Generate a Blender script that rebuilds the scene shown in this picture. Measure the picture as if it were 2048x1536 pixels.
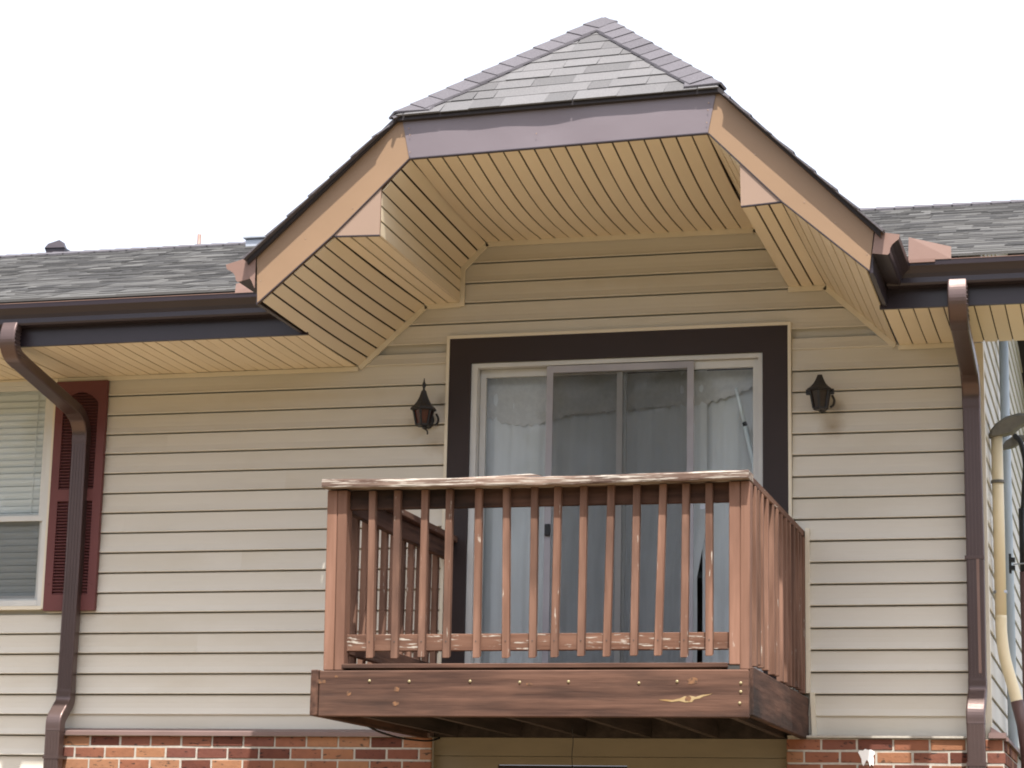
import bpy, bmesh, math, random
from mathutils import Vector, Matrix
random.seed(11)
R = random.uniform
scene = bpy.context.scene
for o in list(bpy.data.objects):
    bpy.data.objects.remove(o)
COL = scene.collection

# ------------------------------------------------------------------ camera, sky, sun, exposure
cam_d = bpy.data.cameras.new('camera')
cam = bpy.data.objects.new('camera', cam_d); COL.objects.link(cam)
yaw, pit, rol = -0.26612, 0.20985, 0.020649
fw = Vector((math.sin(yaw)*math.cos(pit), math.cos(yaw)*math.cos(pit), math.sin(pit)))
rt = Vector((math.cos(yaw), -math.sin(yaw), 0)); up = rt.cross(fw)
r2 = math.cos(rol)*rt + math.sin(rol)*up
u2 = -math.sin(rol)*rt + math.cos(rol)*up
M = Matrix((r2, u2, -fw)).transposed().to_4x4(); M.translation = (3.92759, -13.20195, 1.08689)
cam.matrix_world = M
cam_d.sensor_width = 36; cam_d.lens = 4562.89/2048*36
cam_d.clip_start = .1; cam_d.clip_end = 2000
scene.camera = cam
scene.cycles.filter_width = 1.9

SUN = Vector((.34, -1.0, 2.46)).normalized()
SUN_EL = math.asin(SUN.z); SUN_AZ = math.atan2(SUN.x, SUN.y)
w = bpy.data.worlds.new('World'); scene.world = w; w.use_nodes = True
nt = w.node_tree; bg = nt.nodes['Background']
sky = nt.nodes.new('ShaderNodeTexSky'); sky.sky_type = 'NISHITA'; sky.sun_disc = False
sky.sun_elevation = SUN_EL; sky.sun_rotation = SUN_AZ
sky.air_density = 1.0; sky.dust_density = 6.0; sky.ozone_density = 1.0
hs = nt.nodes.new('ShaderNodeHueSaturation'); hs.inputs['Saturation'].default_value = .35; hs.inputs['Value'].default_value = 1.06
nt.links.new(sky.outputs[0], hs.inputs['Color'])
veil = nt.nodes.new('ShaderNodeMix'); veil.data_type = 'RGBA'; veil.inputs['Factor'].default_value = .5     # bright even haze
veil.inputs[7].default_value = (7.2, 7.8, 9.3, 1)
nt.links.new(hs.outputs[0], veil.inputs[6]); nt.links.new(veil.outputs[2], bg.inputs[0])
bg.inputs[1].default_value = .12
sd = bpy.data.lights.new('sun', 'SUN'); sd.energy = 5.0; sd.angle = math.radians(.5); sd.color = (1, .95, .87)
so = bpy.data.objects.new('sun', sd); COL.objects.link(so); so.rotation_euler = SUN.to_track_quat('Z', 'Y').to_euler()
so.location = (10, -20, 30)
vs = scene.view_settings; vs.view_transform = 'Standard'; vs.look = 'None'; vs.gamma = 1; vs.use_curve_mapping = False
vs.exposure = 1.0

# ------------------------------------------------------------------ materials
def mk(name, col, col2=None, scale=(4, 4, 4), fac=(.35, .65), rough=.6, bump=0., bscale=None, rnd=0., hue=0.,
       detail=5, spec=.4, metallic=0., peel=None, dirt=None, coord='Object', tone=None, bdist=.004):
    m = bpy.data.materials.new(name); m.use_nodes = True
    t = m.node_tree; N = t.nodes; L = t.links; b = N['Principled BSDF']
    b.inputs['Roughness'].default_value = rough; b.inputs['Metallic'].default_value = metallic
    b.inputs['Specular IOR Level'].default_value = spec
    tc = N.new('ShaderNodeTexCoord'); oi = N.new('ShaderNodeObjectInfo')
    mu = N.new('ShaderNodeMath'); mu.operation = 'MULTIPLY'; mu.inputs[1].default_value = 37.
    L.new(oi.outputs['Random'], mu.inputs[0])
    ad = N.new('ShaderNodeVectorMath'); ad.operation = 'ADD'
    L.new(tc.outputs[coord], ad.inputs[0]); L.new(mu.outputs[0], ad.inputs[1])
    def noise(sc, det=detail, rg=.55):
        mp = N.new('ShaderNodeMapping'); mp.inputs['Scale'].default_value = sc; L.new(ad.outputs[0], mp.inputs[0])
        n = N.new('ShaderNodeTexNoise'); n.inputs['Scale'].default_value = 1; n.inputs['Detail'].default_value = det
        n.inputs['Roughness'].default_value = rg; L.new(mp.outputs[0], n.inputs['Vector']); return n.outputs['Fac']
    def ramp(src, a, bb):
        mr = N.new('ShaderNodeMapRange'); mr.inputs['From Min'].default_value = a; mr.inputs['From Max'].default_value = bb
        L.new(src, mr.inputs['Value']); return mr.outputs[0]
    def mix(f, a, bb):
        mx = N.new('ShaderNodeMix'); mx.data_type = 'RGBA'
        for s, v in ((mx.inputs['Factor'], f), (mx.inputs[6], a), (mx.inputs[7], bb)):
            if isinstance(v, tuple): s.default_value = (*v, 1)
            elif isinstance(v, (int, float)): s.default_value = v
            else: L.new(v, s)
        return mx.outputs[2]
    c = col
    if col2 is not None: c = mix(ramp(noise(scale), *fac), col, col2)
    if dirt: c = mix(ramp(noise(dirt[1], 4), dirt[2], dirt[3]), c, dirt[0])
    if peel: c = mix(ramp(noise(peel[1], 6, .65), peel[2], peel[2]+.03), c, peel[0])
    if tone:
        at = N.new('ShaderNodeAttribute'); at.attribute_name = 'tone'
        c = mix(at.outputs['Fac'], c, tone)
    if rnd or hue:
        hv = N.new('ShaderNodeHueSaturation')
        if isinstance(c, tuple): hv.inputs['Color'].default_value = (*c, 1)
        else: L.new(c, hv.inputs['Color'])
        mr = N.new('ShaderNodeMapRange'); mr.inputs['To Min'].default_value = 1-rnd; mr.inputs['To Max'].default_value = 1+rnd
        L.new(oi.outputs['Random'], mr.inputs['Value']); L.new(mr.outputs[0], hv.inputs['Value'])
        c = hv.outputs[0]
    if isinstance(c, tuple): b.inputs['Base Color'].default_value = (*c, 1)
    else: L.new(c, b.inputs['Base Color'])
    if bump:
        bn = N.new('ShaderNodeBump'); bn.inputs['Strength'].default_value = bump; bn.inputs['Distance'].default_value = bdist
        L.new(noise(bscale or scale), bn.inputs['Height']); L.new(bn.outputs[0], b.inputs['Normal'])
    return m

def wood(name, axis, col=(.050, .026, .019), col2=(.118, .062, .043), peel=None, rough=.8, dark=(.022, .015, .013), pks=55., rnd=.10):
    s = [26., 26., 26.]; s[axis] = 1.6
    d = [5., 5., 5.]; d[axis] = 1.2
    pk = None
    if peel is not None:
        p = [pks]*3; p[axis] = pks/9 if pks < 80 else pks/26
        pk = ((.42, .38, .33), tuple(p), peel)
    return mk(name, col, col2, tuple(s), (.36, .64), rough, .9, tuple(s), rnd, peel=pk, dirt=(dark, tuple(d), .47, .72), spec=.2)

MAT = {}
SIDE_COL = (.615, .577, .508)
MAT['siding'] = mk('vinyl_siding', SIDE_COL, (.585, .547, .477), (1.5, 3, 5), (.3, .7), .5, .18, (90, 90, 260), .025, spec=.35, bdist=.0012,
                   dirt=((.52, .47, .38), (.7, 1, 2.2), .55, .85))
def stain(m, spots):
    t = m.node_tree; N = t.nodes; L = t.links; b = N['Principled BSDF']; src = b.inputs['Base Color'].links[0].from_socket
    tc = N.new('ShaderNodeTexCoord'); nz = N.new('ShaderNodeTexNoise'); nz.inputs['Scale'].default_value = 9; nz.inputs['Detail'].default_value = 4
    L.new(tc.outputs['Object'], nz.inputs['Vector'])
    for (x, z, rx, rz, k, col) in spots:
        mp = N.new('ShaderNodeMapping'); mp.inputs['Location'].default_value = (-(x-1)/rx, 0, -(z+.6)/rz); mp.inputs['Scale'].default_value = (1/rx, 0, 1/rz)
        L.new(tc.outputs['Object'], mp.inputs[0])
        ln = N.new('ShaderNodeVectorMath'); ln.operation = 'LENGTH'; L.new(mp.outputs[0], ln.inputs[0])
        a = N.new('ShaderNodeMath'); a.operation = 'ADD'; L.new(ln.outputs['Value'], a.inputs[0]); L.new(nz.outputs['Fac'], a.inputs[1])
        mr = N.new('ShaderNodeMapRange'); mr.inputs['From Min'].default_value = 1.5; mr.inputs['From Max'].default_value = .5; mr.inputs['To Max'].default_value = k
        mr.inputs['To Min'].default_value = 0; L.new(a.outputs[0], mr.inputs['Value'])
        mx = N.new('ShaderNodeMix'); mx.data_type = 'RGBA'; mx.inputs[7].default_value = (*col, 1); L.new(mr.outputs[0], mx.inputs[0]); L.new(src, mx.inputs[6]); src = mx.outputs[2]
    L.new(src, b.inputs['Base Color'])
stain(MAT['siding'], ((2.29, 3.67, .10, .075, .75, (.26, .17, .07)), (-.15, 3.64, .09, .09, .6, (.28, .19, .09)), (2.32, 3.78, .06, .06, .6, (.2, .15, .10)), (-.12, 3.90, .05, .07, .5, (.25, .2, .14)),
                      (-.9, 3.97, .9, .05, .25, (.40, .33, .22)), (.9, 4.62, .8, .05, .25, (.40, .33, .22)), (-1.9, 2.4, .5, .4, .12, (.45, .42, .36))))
MAT['trimcream'] = mk('cream_vinyl_trim', (.72, .655, .53), (.68, .615, .49), (3, 3, 3), rough=.45)
MAT['soffit'] = mk('vinyl_soffit', (.74, .645, .485), (.70, .605, .455), (2, 1.2, 2), rough=.45, rnd=.035, spec=.35)
MAT['seam'] = mk('soffit_seam_shadow', (.035, .022, .018), rough=.8)
MAT['tan'] = mk('tan_aluminium', (0.2593, 0.1654, 0.09835), (0.2414, 0.1538, 0.0912), (2, 2, 2), rough=.42, bump=.25, bscale=(1.6, 1.6, 1.6), bdist=.02)
MAT['pinktan'] = mk('pinkish_tan_aluminium', (0.2807, 0.1943, 0.1458), (0.2644, 0.1835, 0.1372), (3, 3, 3), rough=.4)
MAT['mauve'] = mk('mauve_brown_aluminium', (0.1693, 0.1424, 0.1598), (0.1566, 0.1312, 0.1469), (2, 2, 2), rough=.38, bump=.3, bscale=(1.3, 1.3, 2.), bdist=.02)
MAT['gutter'] = mk('dark_brown_gutter', (0.02809, 0.01966, 0.02573), (0.02435, 0.01686, 0.02274), (3, 3, 3), rough=.35, spec=.5)
MAT['capbrown'] = mk('sunlit_brown_metal', (0.2159, 0.1349, 0.1101), (0.1998, 0.1209, 0.09716), (5, 5, 5), rough=.45)  # lighter copy of the gutter brown, sunlight put into the colour
MAT['spout'] = mk('brown_downspout_metal', (.12, .082, .076), (.10, .069, .065), (3, 3, 2), rough=.34, spec=.5, metallic=.55, bump=.15, bscale=(3, 3, 3), bdist=.02)
MAT['doorbrown'] = mk('dark_brown_trim', (0.02944, 0.01748, 0.01656), (0.02576, 0.01564, 0.01472), (3, 3, 3), rough=.6)
MAT['white'] = mk('white_frame', (0.6318, 0.6318, 0.6075), (0.5711, 0.5711, 0.5589), (4, 4, 4), rough=.4)
MAT['alu'] = mk('grey_aluminium', (0.375, 0.3625, 0.3875), (0.3125, 0.3, 0.325), (4, 4, 4), rough=.4)
MAT['black'] = mk('black_plastic', (.012, .012, .013), rough=.45)
MAT['iron'] = mk('black_iron', (.022, .021, .023), (.03, .028, .028), (30, 30, 30), rough=.5, bump=.2)
MAT['burgundy'] = mk('burgundy_shutter', (.155, .052, .050), (.13, .044, .043), (4, 4, 2), rough=.55, spec=.3)
MAT['mortar'] = mk('mortar', (.43, .405, .36), (.35, .325, .285), (40, 40, 40), rough=.9, bump=.4)
MAT['blind'] = mk('blind_slat', (.74, .77, .77), rough=.5)
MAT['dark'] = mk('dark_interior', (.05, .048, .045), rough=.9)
MAT['room'] = mk('room_wall', (.25, .24, .23), rough=.9)
MAT['wood_x'] = wood('brown_wood_x', 0)
MAT['wood_y'] = wood('brown_wood_y', 1)
MAT['wood_z'] = wood('brown_painted_post', 2, (0.1845, 0.09672, 0.06528), (0.243, 0.133, 0.09408), rough=.7, dark=(0.1395, 0.07254, 0.04992), peel=.70)
MAT['wood_bal'] = wood('brown_baluster', 2, (0.132, 0.06916, 0.047), (0.22, 0.1229, 0.08648), dark=(0.0748, 0.04186, 0.03102), peel=.655, rnd=.17)
MAT['wood_rail'] = wood('brown_peeling_rail', 0, (0.1305, 0.0651, 0.0432), (0.1935, 0.1042, 0.07104), dark=(0.054, 0.03069, 0.024), peel=.575)
MAT['wood_cap'] = wood('weathered_handrail', 0, (.13, .075, .055), (.27, .20, .16), dark=(.05, .03, .025), peel=.52, pks=90.)
MAT['wood_capy'] = wood('weathered_handrail_y', 1, (0.1321, 0.06909, 0.04674), (0.1829, 0.1016, 0.07112), dark=(0.0762, 0.04267, 0.03556), peel=.64)
MAT['wood_old'] = wood('old_joist_wood', 1, (.035, .026, .022), (.055, .042, .036), dark=(.02, .016, .014))
MAT['header'] = mk('beige_header', (.24, .20, .135), (.21, .175, .12), (3, 3, 8), rough=.6)
MAT['shingle'] = mk('asphalt_shingle', (0.09252, 0.08896, 0.09432), (0.1349, 0.1299, 0.1309), (120, 120, 120), (.3, .7), .9, .5, (150, 150, 150), .20, spec=.2,
                    dirt=((.11, .108, .112), (9, 9, 9), .45, .8))
MAT['hipcap'] = mk('asphalt_hip_shingle', (0.07945, 0.07349, 0.08343), (0.1155, 0.108, 0.12), (120, 120, 120), (.3, .7), .9, .5, (150, 150, 150), .08, spec=.2)
MAT['mainroof'] = mk('asphalt_main_roof', (0.02066, 0.02007, 0.02125), (0.04428, 0.04251, 0.04133), (60, 60, 60), (.3, .7), .9, .5, (150, 150, 150), 0, spec=.2, tone=(0.09446, 0.09151, 0.08856))
MAT['drip'] = mk('shingle_underside', (.03, .026, .03), rough=.8)
MAT['cap'] = mk('ledge_cap_metal', (0.1905, 0.127, 0.1181), (0.1651, 0.1118, 0.1016), (4, 4, 4), rough=.5)
MAT['pvc'] = mk('cream_pipe', (0.7874, 0.6731, 0.4572), (0.7366, 0.6223, 0.4191), (4, 4, 2), rough=.4)
MAT['greypipe'] = mk('grey_pipe', (0.4318, 0.4953, 0.5461), (0.381, 0.4445, 0.4953), (4, 4, 2), rough=.4)
MAT['pipebrown'] = mk('brown_pipe', (.115, .062, .056), rough=.45)
MAT['hood'] = mk('grey_weatherhead', (.16, .15, .125), (.12, .115, .10), (20, 20, 20), rough=.6, bump=.2)
MAT['galv'] = mk('galvanised_metal', (0.4572, 0.4826, 0.5334), (0.381, 0.4064, 0.4572), (12, 12, 12), rough=.5, metallic=.3)
MAT['brass'] = mk('dull_bolt', (.30, .25, .14), rough=.5, metallic=.3)
MAT['whitepaint'] = mk('white_paint_blob', (0.9144, 0.9144, 0.9271), rough=.6)
MAT['ground'] = mk('lawn', (.055, .062, .028), (.045, .048, .024), (.6, .6, .6), rough=.9, bump=.3, bscale=(20, 20, 20))
MAT['bounce_paving'] = mk('warm_bounce_pavement', (.205, .148, .086), (.18, .128, .074), (.8, .8, .8), rough=.9, bump=.3, bscale=(20, 20, 20))
MAT['leaf'] = mk('sky_block_foliage', (.035, .055, .022), (.06, .085, .035), (.5, .5, .5), rough=.7)
MAT['lowerbrick'] = None
MAT['rubber'] = mk('cable_rubber', (.015, .014, .014), rough=.6)
MAT['pole'] = mk('pale_blue_pole', (.80, .88, .92), rough=.35)
MAT['amber'] = mk('amber_glass', (0.09, 0.024, 0.012), (0.06, 0.0156, 0.0096), (25, 25, 25), rough=.25, spec=.5)
MAT['ochre'] = mk('brown_amber_glass', (.035, .018, .009), (.025, .013, .008), (25, 25, 25), rough=.3, spec=.5)
MAT['streak'] = mk('bare_yellow_wood', (.27, .165, .06), (.36, .28, .16), (9, 60, 60), rough=.8)
MAT['knot'] = mk('wood_knot', (.21, .10, .045), (.05, .028, .02), (60, 60, 60), rough=.7)

# bricks: colour per brick
def brick_mat():
    m = mk('red_brick', (0.2205, 0.1035, 0.0666), (0.18, 0.0855, 0.0576), (14, 14, 14), (.3, .7), .85, .8, (35, 35, 35), 0, spec=.2, dirt=((0.0495, 0.0315, 0.027), (22, 22, 55), .61, .67))
    t = m.node_tree; N = t.nodes; b = N['Principled BSDF']; src = b.inputs['Base Color'].links[0].from_socket
    oi = N.new('ShaderNodeObjectInfo'); cr = N.new('ShaderNodeValToRGB')
    t.links.new(oi.outputs['Random'], cr.inputs[0])
    e = cr.color_ramp.elements; e[0].position = 0; e[0].color = (.50, .36, .36, 1); e[1].position = 1; e[1].color = (1.35, 1.45, 1.3, 1)
    for p, c in ((.2, (.75, .62, .70)), (.4, (1.0, .85, .8)), (.6, (1.15, 1.0, .9)), (.8, (1.45, 1.5, 1.2))):
        k = e.new(p); k.color = (*c, 1)
    mx = N.new('ShaderNodeMix'); mx.data_type = 'RGBA'; mx.blend_type = 'MULTIPLY'; mx.inputs['Factor'].default_value = 1
    t.links.new(src, mx.inputs[6]); t.links.new(cr.outputs[0], mx.inputs[7]); t.links.new(mx.outputs[2], b.inputs['Base Color'])
    return m
MAT['brick'] = brick_mat()
def lowbrick():
    m = bpy.data.materials.new('brickwork_below'); m.use_nodes = True; t = m.node_tree
    br = t.nodes.new('ShaderNodeTexBrick'); tc = t.nodes.new('ShaderNodeTexCoord'); mp = t.nodes.new('ShaderNodeMapping')
    mp.inputs['Rotation'].default_value = (math.radians(90), 0, 0)
    br.inputs['Color1'].default_value = (.26, .09, .045, 1); br.inputs['Color2'].default_value = (.18, .07, .05, 1)
    br.inputs['Mortar'].default_value = (.38, .35, .32, 1); br.inputs['Scale'].default_value = 1
    br.inputs['Brick Width'].default_value = .203; br.inputs['Row Height'].default_value = .0715; br.inputs['Mortar Size'].default_value = .005
    t.links.new(tc.outputs['Object'], mp.inputs[0]); t.links.new(mp.outputs[0], br.inputs[0])
    t.links.new(br.outputs[0], t.nodes['Principled BSDF'].inputs['Base Color']); t.nodes['Principled BSDF'].inputs['Roughness'].default_value = .85
    return m
MAT['lowerbrick'] = lowbrick()

def glass_mat(name, tint, refl, dens):
    m = bpy.data.materials.new(name); m.use_nodes = True; t = m.node_tree; N = t.nodes; L = t.links
    N.remove(N['Principled BSDF'])
    out = N['Material Output']; tr = N.new('ShaderNodeBsdfTransparent'); tr.inputs[0].default_value = (*tint, 1)
    gl = N.new('ShaderNodeBsdfGlossy'); gl.inputs['Roughness'].default_value = .02; gl.inputs[0].default_value = (1, 1, 1, 1)
    fr = N.new('ShaderNodeFresnel'); fr.inputs[0].default_value = 1.5
    mu = N.new('ShaderNodeMath'); mu.operation = 'MULTIPLY'; mu.inputs[1].default_value = refl; L.new(fr.outputs[0], mu.inputs[0])
    mx = N.new('ShaderNodeMixShader'); L.new(mu.outputs[0], mx.inputs[0]); L.new(tr.outputs[0], mx.inputs[1]); L.new(gl.outputs[0], mx.inputs[2])
    L.new(mx.outputs[0], out.inputs[0]); return m
MAT['glass'] = glass_mat('window_glass', (.94, .96, .96), .5, 1)
def mesh_mat():
    m = bpy.data.materials.new('insect_screen'); m.use_nodes = True; t = m.node_tree; N = t.nodes; L = t.links
    b = N['Principled BSDF']; b.inputs['Base Color'].default_value = (.035, .037, .042, 1); b.inputs['Roughness'].default_value = .7
    b.inputs['Alpha'].default_value = .42; return m
MAT['screen'] = mesh_mat()
def curtain_mat(name, col):
    m = mk(name, col, tuple(c*.9 for c in col), (8, 8, 1.5), rough=.9, spec=.1)
    return m
MAT['curtain'] = curtain_mat('sheer_curtain', (.71, .735, .75))
MAT['lace'] = mk('lace_valance', (.58, .58, .57), (.53, .53, .525), (40, 8, 40), (.4, .6), rough=.9, spec=.1)

# ------------------------------------------------------------------ object helpers
def base_of(o):
    v = Vector((0, 0, 0))
    while o is not None:
        v += o.location; o = o.parent
    return v
def obj(name, verts, faces, mat, parent=None, kind=None, smooth=False, label=None):
    b = base_of(parent)
    me = bpy.data.meshes.new(name); me.from_pydata([Vector(v)-b for v in verts], [], faces); me.update()
    if mat: me.materials.append(MAT[mat] if isinstance(mat, str) else mat)
    o = bpy.data.objects.new(name, me); COL.objects.link(o)
    if parent: o.parent = parent
    if kind: o['kind'] = kind
    if label: o['label'] = label
    bm = bmesh.new(); bm.from_mesh(me); bmesh.ops.recalc_face_normals(bm, faces=bm.faces); bm.to_mesh(me); bm.free()
    if smooth:
        for p in me.polygons: p.use_smooth = True
    return o
def thing(name, label, cat, loc, group=None):
    o = bpy.data.objects.new(name, None); COL.objects.link(o); o.location = loc; o.empty_display_size = .1
    o['label'] = label; o['category'] = cat
    if group: o['group'] = group
    return o
class MB:
    def __init__(s): s.v = []; s.f = []
    def add(s, v, f):
        n = len(s.v); s.v += [tuple(a) for a in v]; s.f += [tuple(i+n for i in q) for q in f]
    def box(s, x0, x1, y0, y1, z0, z1):
        s.add([(x0,y0,z0),(x1,y0,z0),(x1,y1,z0),(x0,y1,z0),(x0,y0,z1),(x1,y0,z1),(x1,y1,z1),(x0,y1,z1)],
              [(0,3,2,1),(4,5,6,7),(0,1,5,4),(1,2,6,5),(2,3,7,6),(3,0,4,7)])
    def build(s, name, mat, parent=None, **k): return obj(name, s.v, s.f, mat, parent, **k)
def bevel(o, w=.004, seg=1):
    bm = bmesh.new(); bm.from_mesh(o.data)
    bmesh.ops.bevel(bm, geom=[e for e in bm.edges], offset=w, segments=seg, affect='EDGES', profile=.6, clamp_overlap=True)
    bm.to_mesh(o.data); bm.free(); return o
def box(name, x0, x1, y0, y1, z0, z1, mat, parent=None, bv=0., **k):
    m = MB(); m.box(min(x0,x1), max(x0,x1), min(y0,y1), max(y0,y1), min(z0,z1), max(z0,z1))
    o = m.build(name, mat, parent, **k)
    if bv: bevel(o, bv)
    return o
def prism_y(name, pts, y0, y1, mat, parent=None, bv=0, **k):     # polygon in x,z extruded in depth
    n = len(pts)
    v = [(x, y0, z) for x, z in pts] + [(x, y1, z) for x, z in pts]
    f = [tuple(range(n)), tuple(range(2*n-1, n-1, -1))] + [(i, i+n, (i+1) % n+n, (i+1) % n) for i in range(n)]
    o = obj(name, v, f, mat, parent, **k)
    if bv: bevel(o, bv)
    return o
def prism_x(name, pts, x0, x1, mat, parent=None, **k):           # polygon in y,z extruded along x
    n = len(pts)
    v = [(x0, y, z) for y, z in pts] + [(x1, y, z) for y, z in pts]
    f = [tuple(range(n)), tuple(range(2*n-1, n-1, -1))] + [(i, i+n, (i+1) % n+n, (i+1) % n) for i in range(n)]
    return obj(name, v, f, mat, parent, **k)
def frame_along(path):
    P = [Vector(p) for p in path]; T = []
    for i in range(len(P)):
        a = (P[i]-P[i-1]).normalized() if i > 0 else None
        b = (P[i+1]-P[i]).normalized() if i < len(P)-1 else None
        T.append(((a or b)+(b or a)).normalized())
    return P, T
def sweep(path, prof, side, cap=True):      # prof: list of (u along 'side', v along normal) ; side: fixed-ish vector
    P, T = frame_along(path); v = []; f = []; n = len(prof); side = Vector(side)
    for i, (p, t) in enumerate(zip(P, T)):
        s = (side - t*side.dot(t)).normalized(); nn = s.cross(t)
        k = 1.0
        if 0 < i < len(P)-1:
            a = (P[i]-P[i-1]).normalized(); k = 1/max(.5, a.dot(t))
        v += [p + s*u + nn*w_*k for u, w_ in prof]
    for i in range(len(P)-1):
        for j in range(n):
            f.append((i*n+j, i*n+(j+1) % n, (i+1)*n+(j+1) % n, (i+1)*n+j))
    if cap: f += [tuple(range(n-1, -1, -1)), tuple(range((len(P)-1)*n, len(P)*n))]
    return v, f
def tube(path, r, n=10): 
    prof = [(r*math.cos(2*math.pi*i/n), r*math.sin(2*math.pi*i/n)) for i in range(n)]
    d = Vector(path[-1])-Vector(path[0]); s = Vector((1,0,0)) if abs(d.normalized().x) < .8 else Vector((0,1,0))
    return sweep(path, prof, s)
def curve_pts(pts, n=6):        # Catmull-Rom
    P = [Vector(p) for p in pts]; P = [P[0]*2-P[1]] + P + [P[-1]*2-P[-2]]; out = []
    for i in range(1, len(P)-2):
        a, b, c, d = P[i-1:i+3]
        for k in range(n):
            t = k/n
            out.append(.5*((2*b)+(c-a)*t+(2*a-5*b+4*c-d)*t*t+(3*b-a-3*c+d)*t**3))
    out.append(P[-2]); return out
def lathe(prof, c, n=6, rot=0.):
    v = []; f = []
    for r, z in prof:
        for i in range(n):
            a = 2*math.pi*(i+rot)/n; v.append((c[0]+r*math.cos(a), c[1]+r*math.sin(a), c[2]+z))
    for k in range(len(prof)-1):
        for i in range(n): f.append((k*n+i, k*n+(i+1) % n, (k+1)*n+(i+1) % n, (k+1)*n+i))
    f += [tuple(range(n-1, -1, -1)), tuple(range((len(prof)-1)*n, len(prof)*n))]
    return v, f

# ------------------------------------------------------------------ ground
GZ = -.6
obj('ground', [(-300,-300,GZ),(300,-300,GZ),(300,300,GZ),(-300,300,GZ)], [(0,1,2,3)], 'ground', kind='structure')
obj('bounce_pavement', [(-40,-10.5,GZ+.004),(40,-10.5,GZ+.004),(40,.0,GZ+.004),(-40,.0,GZ+.004)], [(0,1,2,3)], 'bounce_paving', kind='structure')  # unseen strip added to bounce warm light onto the soffit
# added trees block low sky off the upper wall; they reflect in the panes
v = []; f = []
rt_ = random.Random(5)
for i in range(13000):
    x = rt_.uniform(-75, 75); cx_ = round(x/7)*7; hh = 12.5+1.2*math.sin(cx_*1.7)+.8*math.sin(cx_*.6)
    dx = (x-cx_)/4.2; z = GZ+rt_.uniform(.5, 1)**.7*hh*max(.35, 1-dx*dx*.45); y = -40+rt_.uniform(-3, 3)
    s_ = rt_.uniform(.25, .6); a = rt_.uniform(0, 6.28); b_ = rt_.uniform(-.9, .9)
    ux, uy, uz = math.cos(a)*s_, math.sin(a)*s_*.6, b_*s_*.5; n = len(v)
    v += [(x-ux, y-uy, z-uz), (x+uy*.6, y-ux*.5, z+s_*.5), (x+ux, y+uy, z+uz), (x-uy*.6, y+ux*.5, z-s_*.5)]; f.append((n, n+1, n+2, n+3))
for x in range(-75, 76, 3):
    n = len(v); v += [(x-1.6,-41,GZ),(x+1.6,-41,GZ),(x+1.7,-41.4,GZ+6.5+math.sin(x)),(x-1.7,-41.4,GZ+6.5+math.sin(x*1.3))]; f.append((n, n+1, n+2, n+3))
obj('sky_block_treeline', v, f, 'leaf', kind='stuff')

# ------------------------------------------------------------------ the building
B = thing('apartment_building', 'two storey apartment building with cream vinyl siding, brick base and hipped gable over a balcony', 'building', (1, 1, GZ))
E = .127
def zk(k): return 3.0+(8-k)*E
FL = -6.5; CX = 3.15           # left end of what is built, building corner
# wall body (panels behind the siding)
fwall = MB()
def wbox(*a): fwall.box(*a)
wbox(FL, -3.70, .02, .12, GZ, 4.30); wbox(-3.70, -2.735, .02, .12, GZ, 2.66); wbox(-3.70, -2.735, .02, .12, 4.13, 4.30)
wbox(-2.735, .08, .02, .12, GZ, 4.30)
wbox(.08, 1.875, .02, .12, 4.13, 4.30); wbox(.08, 1.875, .02, .12, 1.70, 2.10); wbox(1.875, CX-.005, .02, .12, GZ, 4.30)
wbox(-.40, 2.40, .02, .12, 4.302, 4.56); wbox(-.02, 2.03, .02, .12, 4.562, 5.00)
FW = fwall.build('front_wall', 'siding', B)
def siding(x0, x1, zb, par, top=None):
    t = zb+E+.008 if top is None else top
    y = -.0165+R(-.0018, .0012)
    y -= .006
    pts = [(-.007, t-.0162), (-.0085, zb+.070), (-.0115, zb+.042), (y+.0055, zb+.020), (y+.0005, zb+.007), (y, zb+.003), (y+.002, zb), (-.005, zb+.001), (-.004, zb+.02), (-.004, t-.0162)]
    prism_x('siding_board', pts, x0, x1, 'siding', par)
for k in range(-8, 36):
    zb = zk(k)
    if zb > 5.05: continue
    segs = []
    if zb >= 4.26:
        xl = max(-.70, -.69+(zb+.05-4.2)/.93); xr = 2.71-max(0, (zb+.05-4.2)/.93)
        segs = [(xl, .31), (.31, xr)] if k in (-4, -5) else [(xl, xr)]
    else:
        top = zb > 4.0
        if zb > 4.1: segs = [(FL, -.086), (2.052, CX-.03)]
        elif zb > 2.6: segs = [(FL, -3.745), (-2.69, -.086), (2.052, CX-.03)]
        elif zb > 1.87: segs = [(FL, -.086), (2.052, CX-.03)]
        else: segs = [(FL, -2.60)]
    cut = []
    for a, b_ in segs:
        if b_-a > 1.6 and zb < 4.2 and a < -1:
            m_ = -2.2+((k*5) % 7)*.27 if k % 2 else None
            cut += [(a, m_), (m_, b_)] if m_ and a < m_-.3 and m_ < b_-.2 else [(a, b_)]
        else: cut.append((a, b_))
    for a, b_ in cut: siding(a, b_, zb, FW, top=min(zb+E+.008, 4.142) if (zb < 4.26 and zb > 4.1) else None)
box('wall_filler', -2.6, -.09, -.012, 0, 1.86, 1.985, 'siding', FW)
box('wall_filler', 2.05, CX-.03, -.012, 0, 1.85, 1.985, 'siding', FW)
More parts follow.
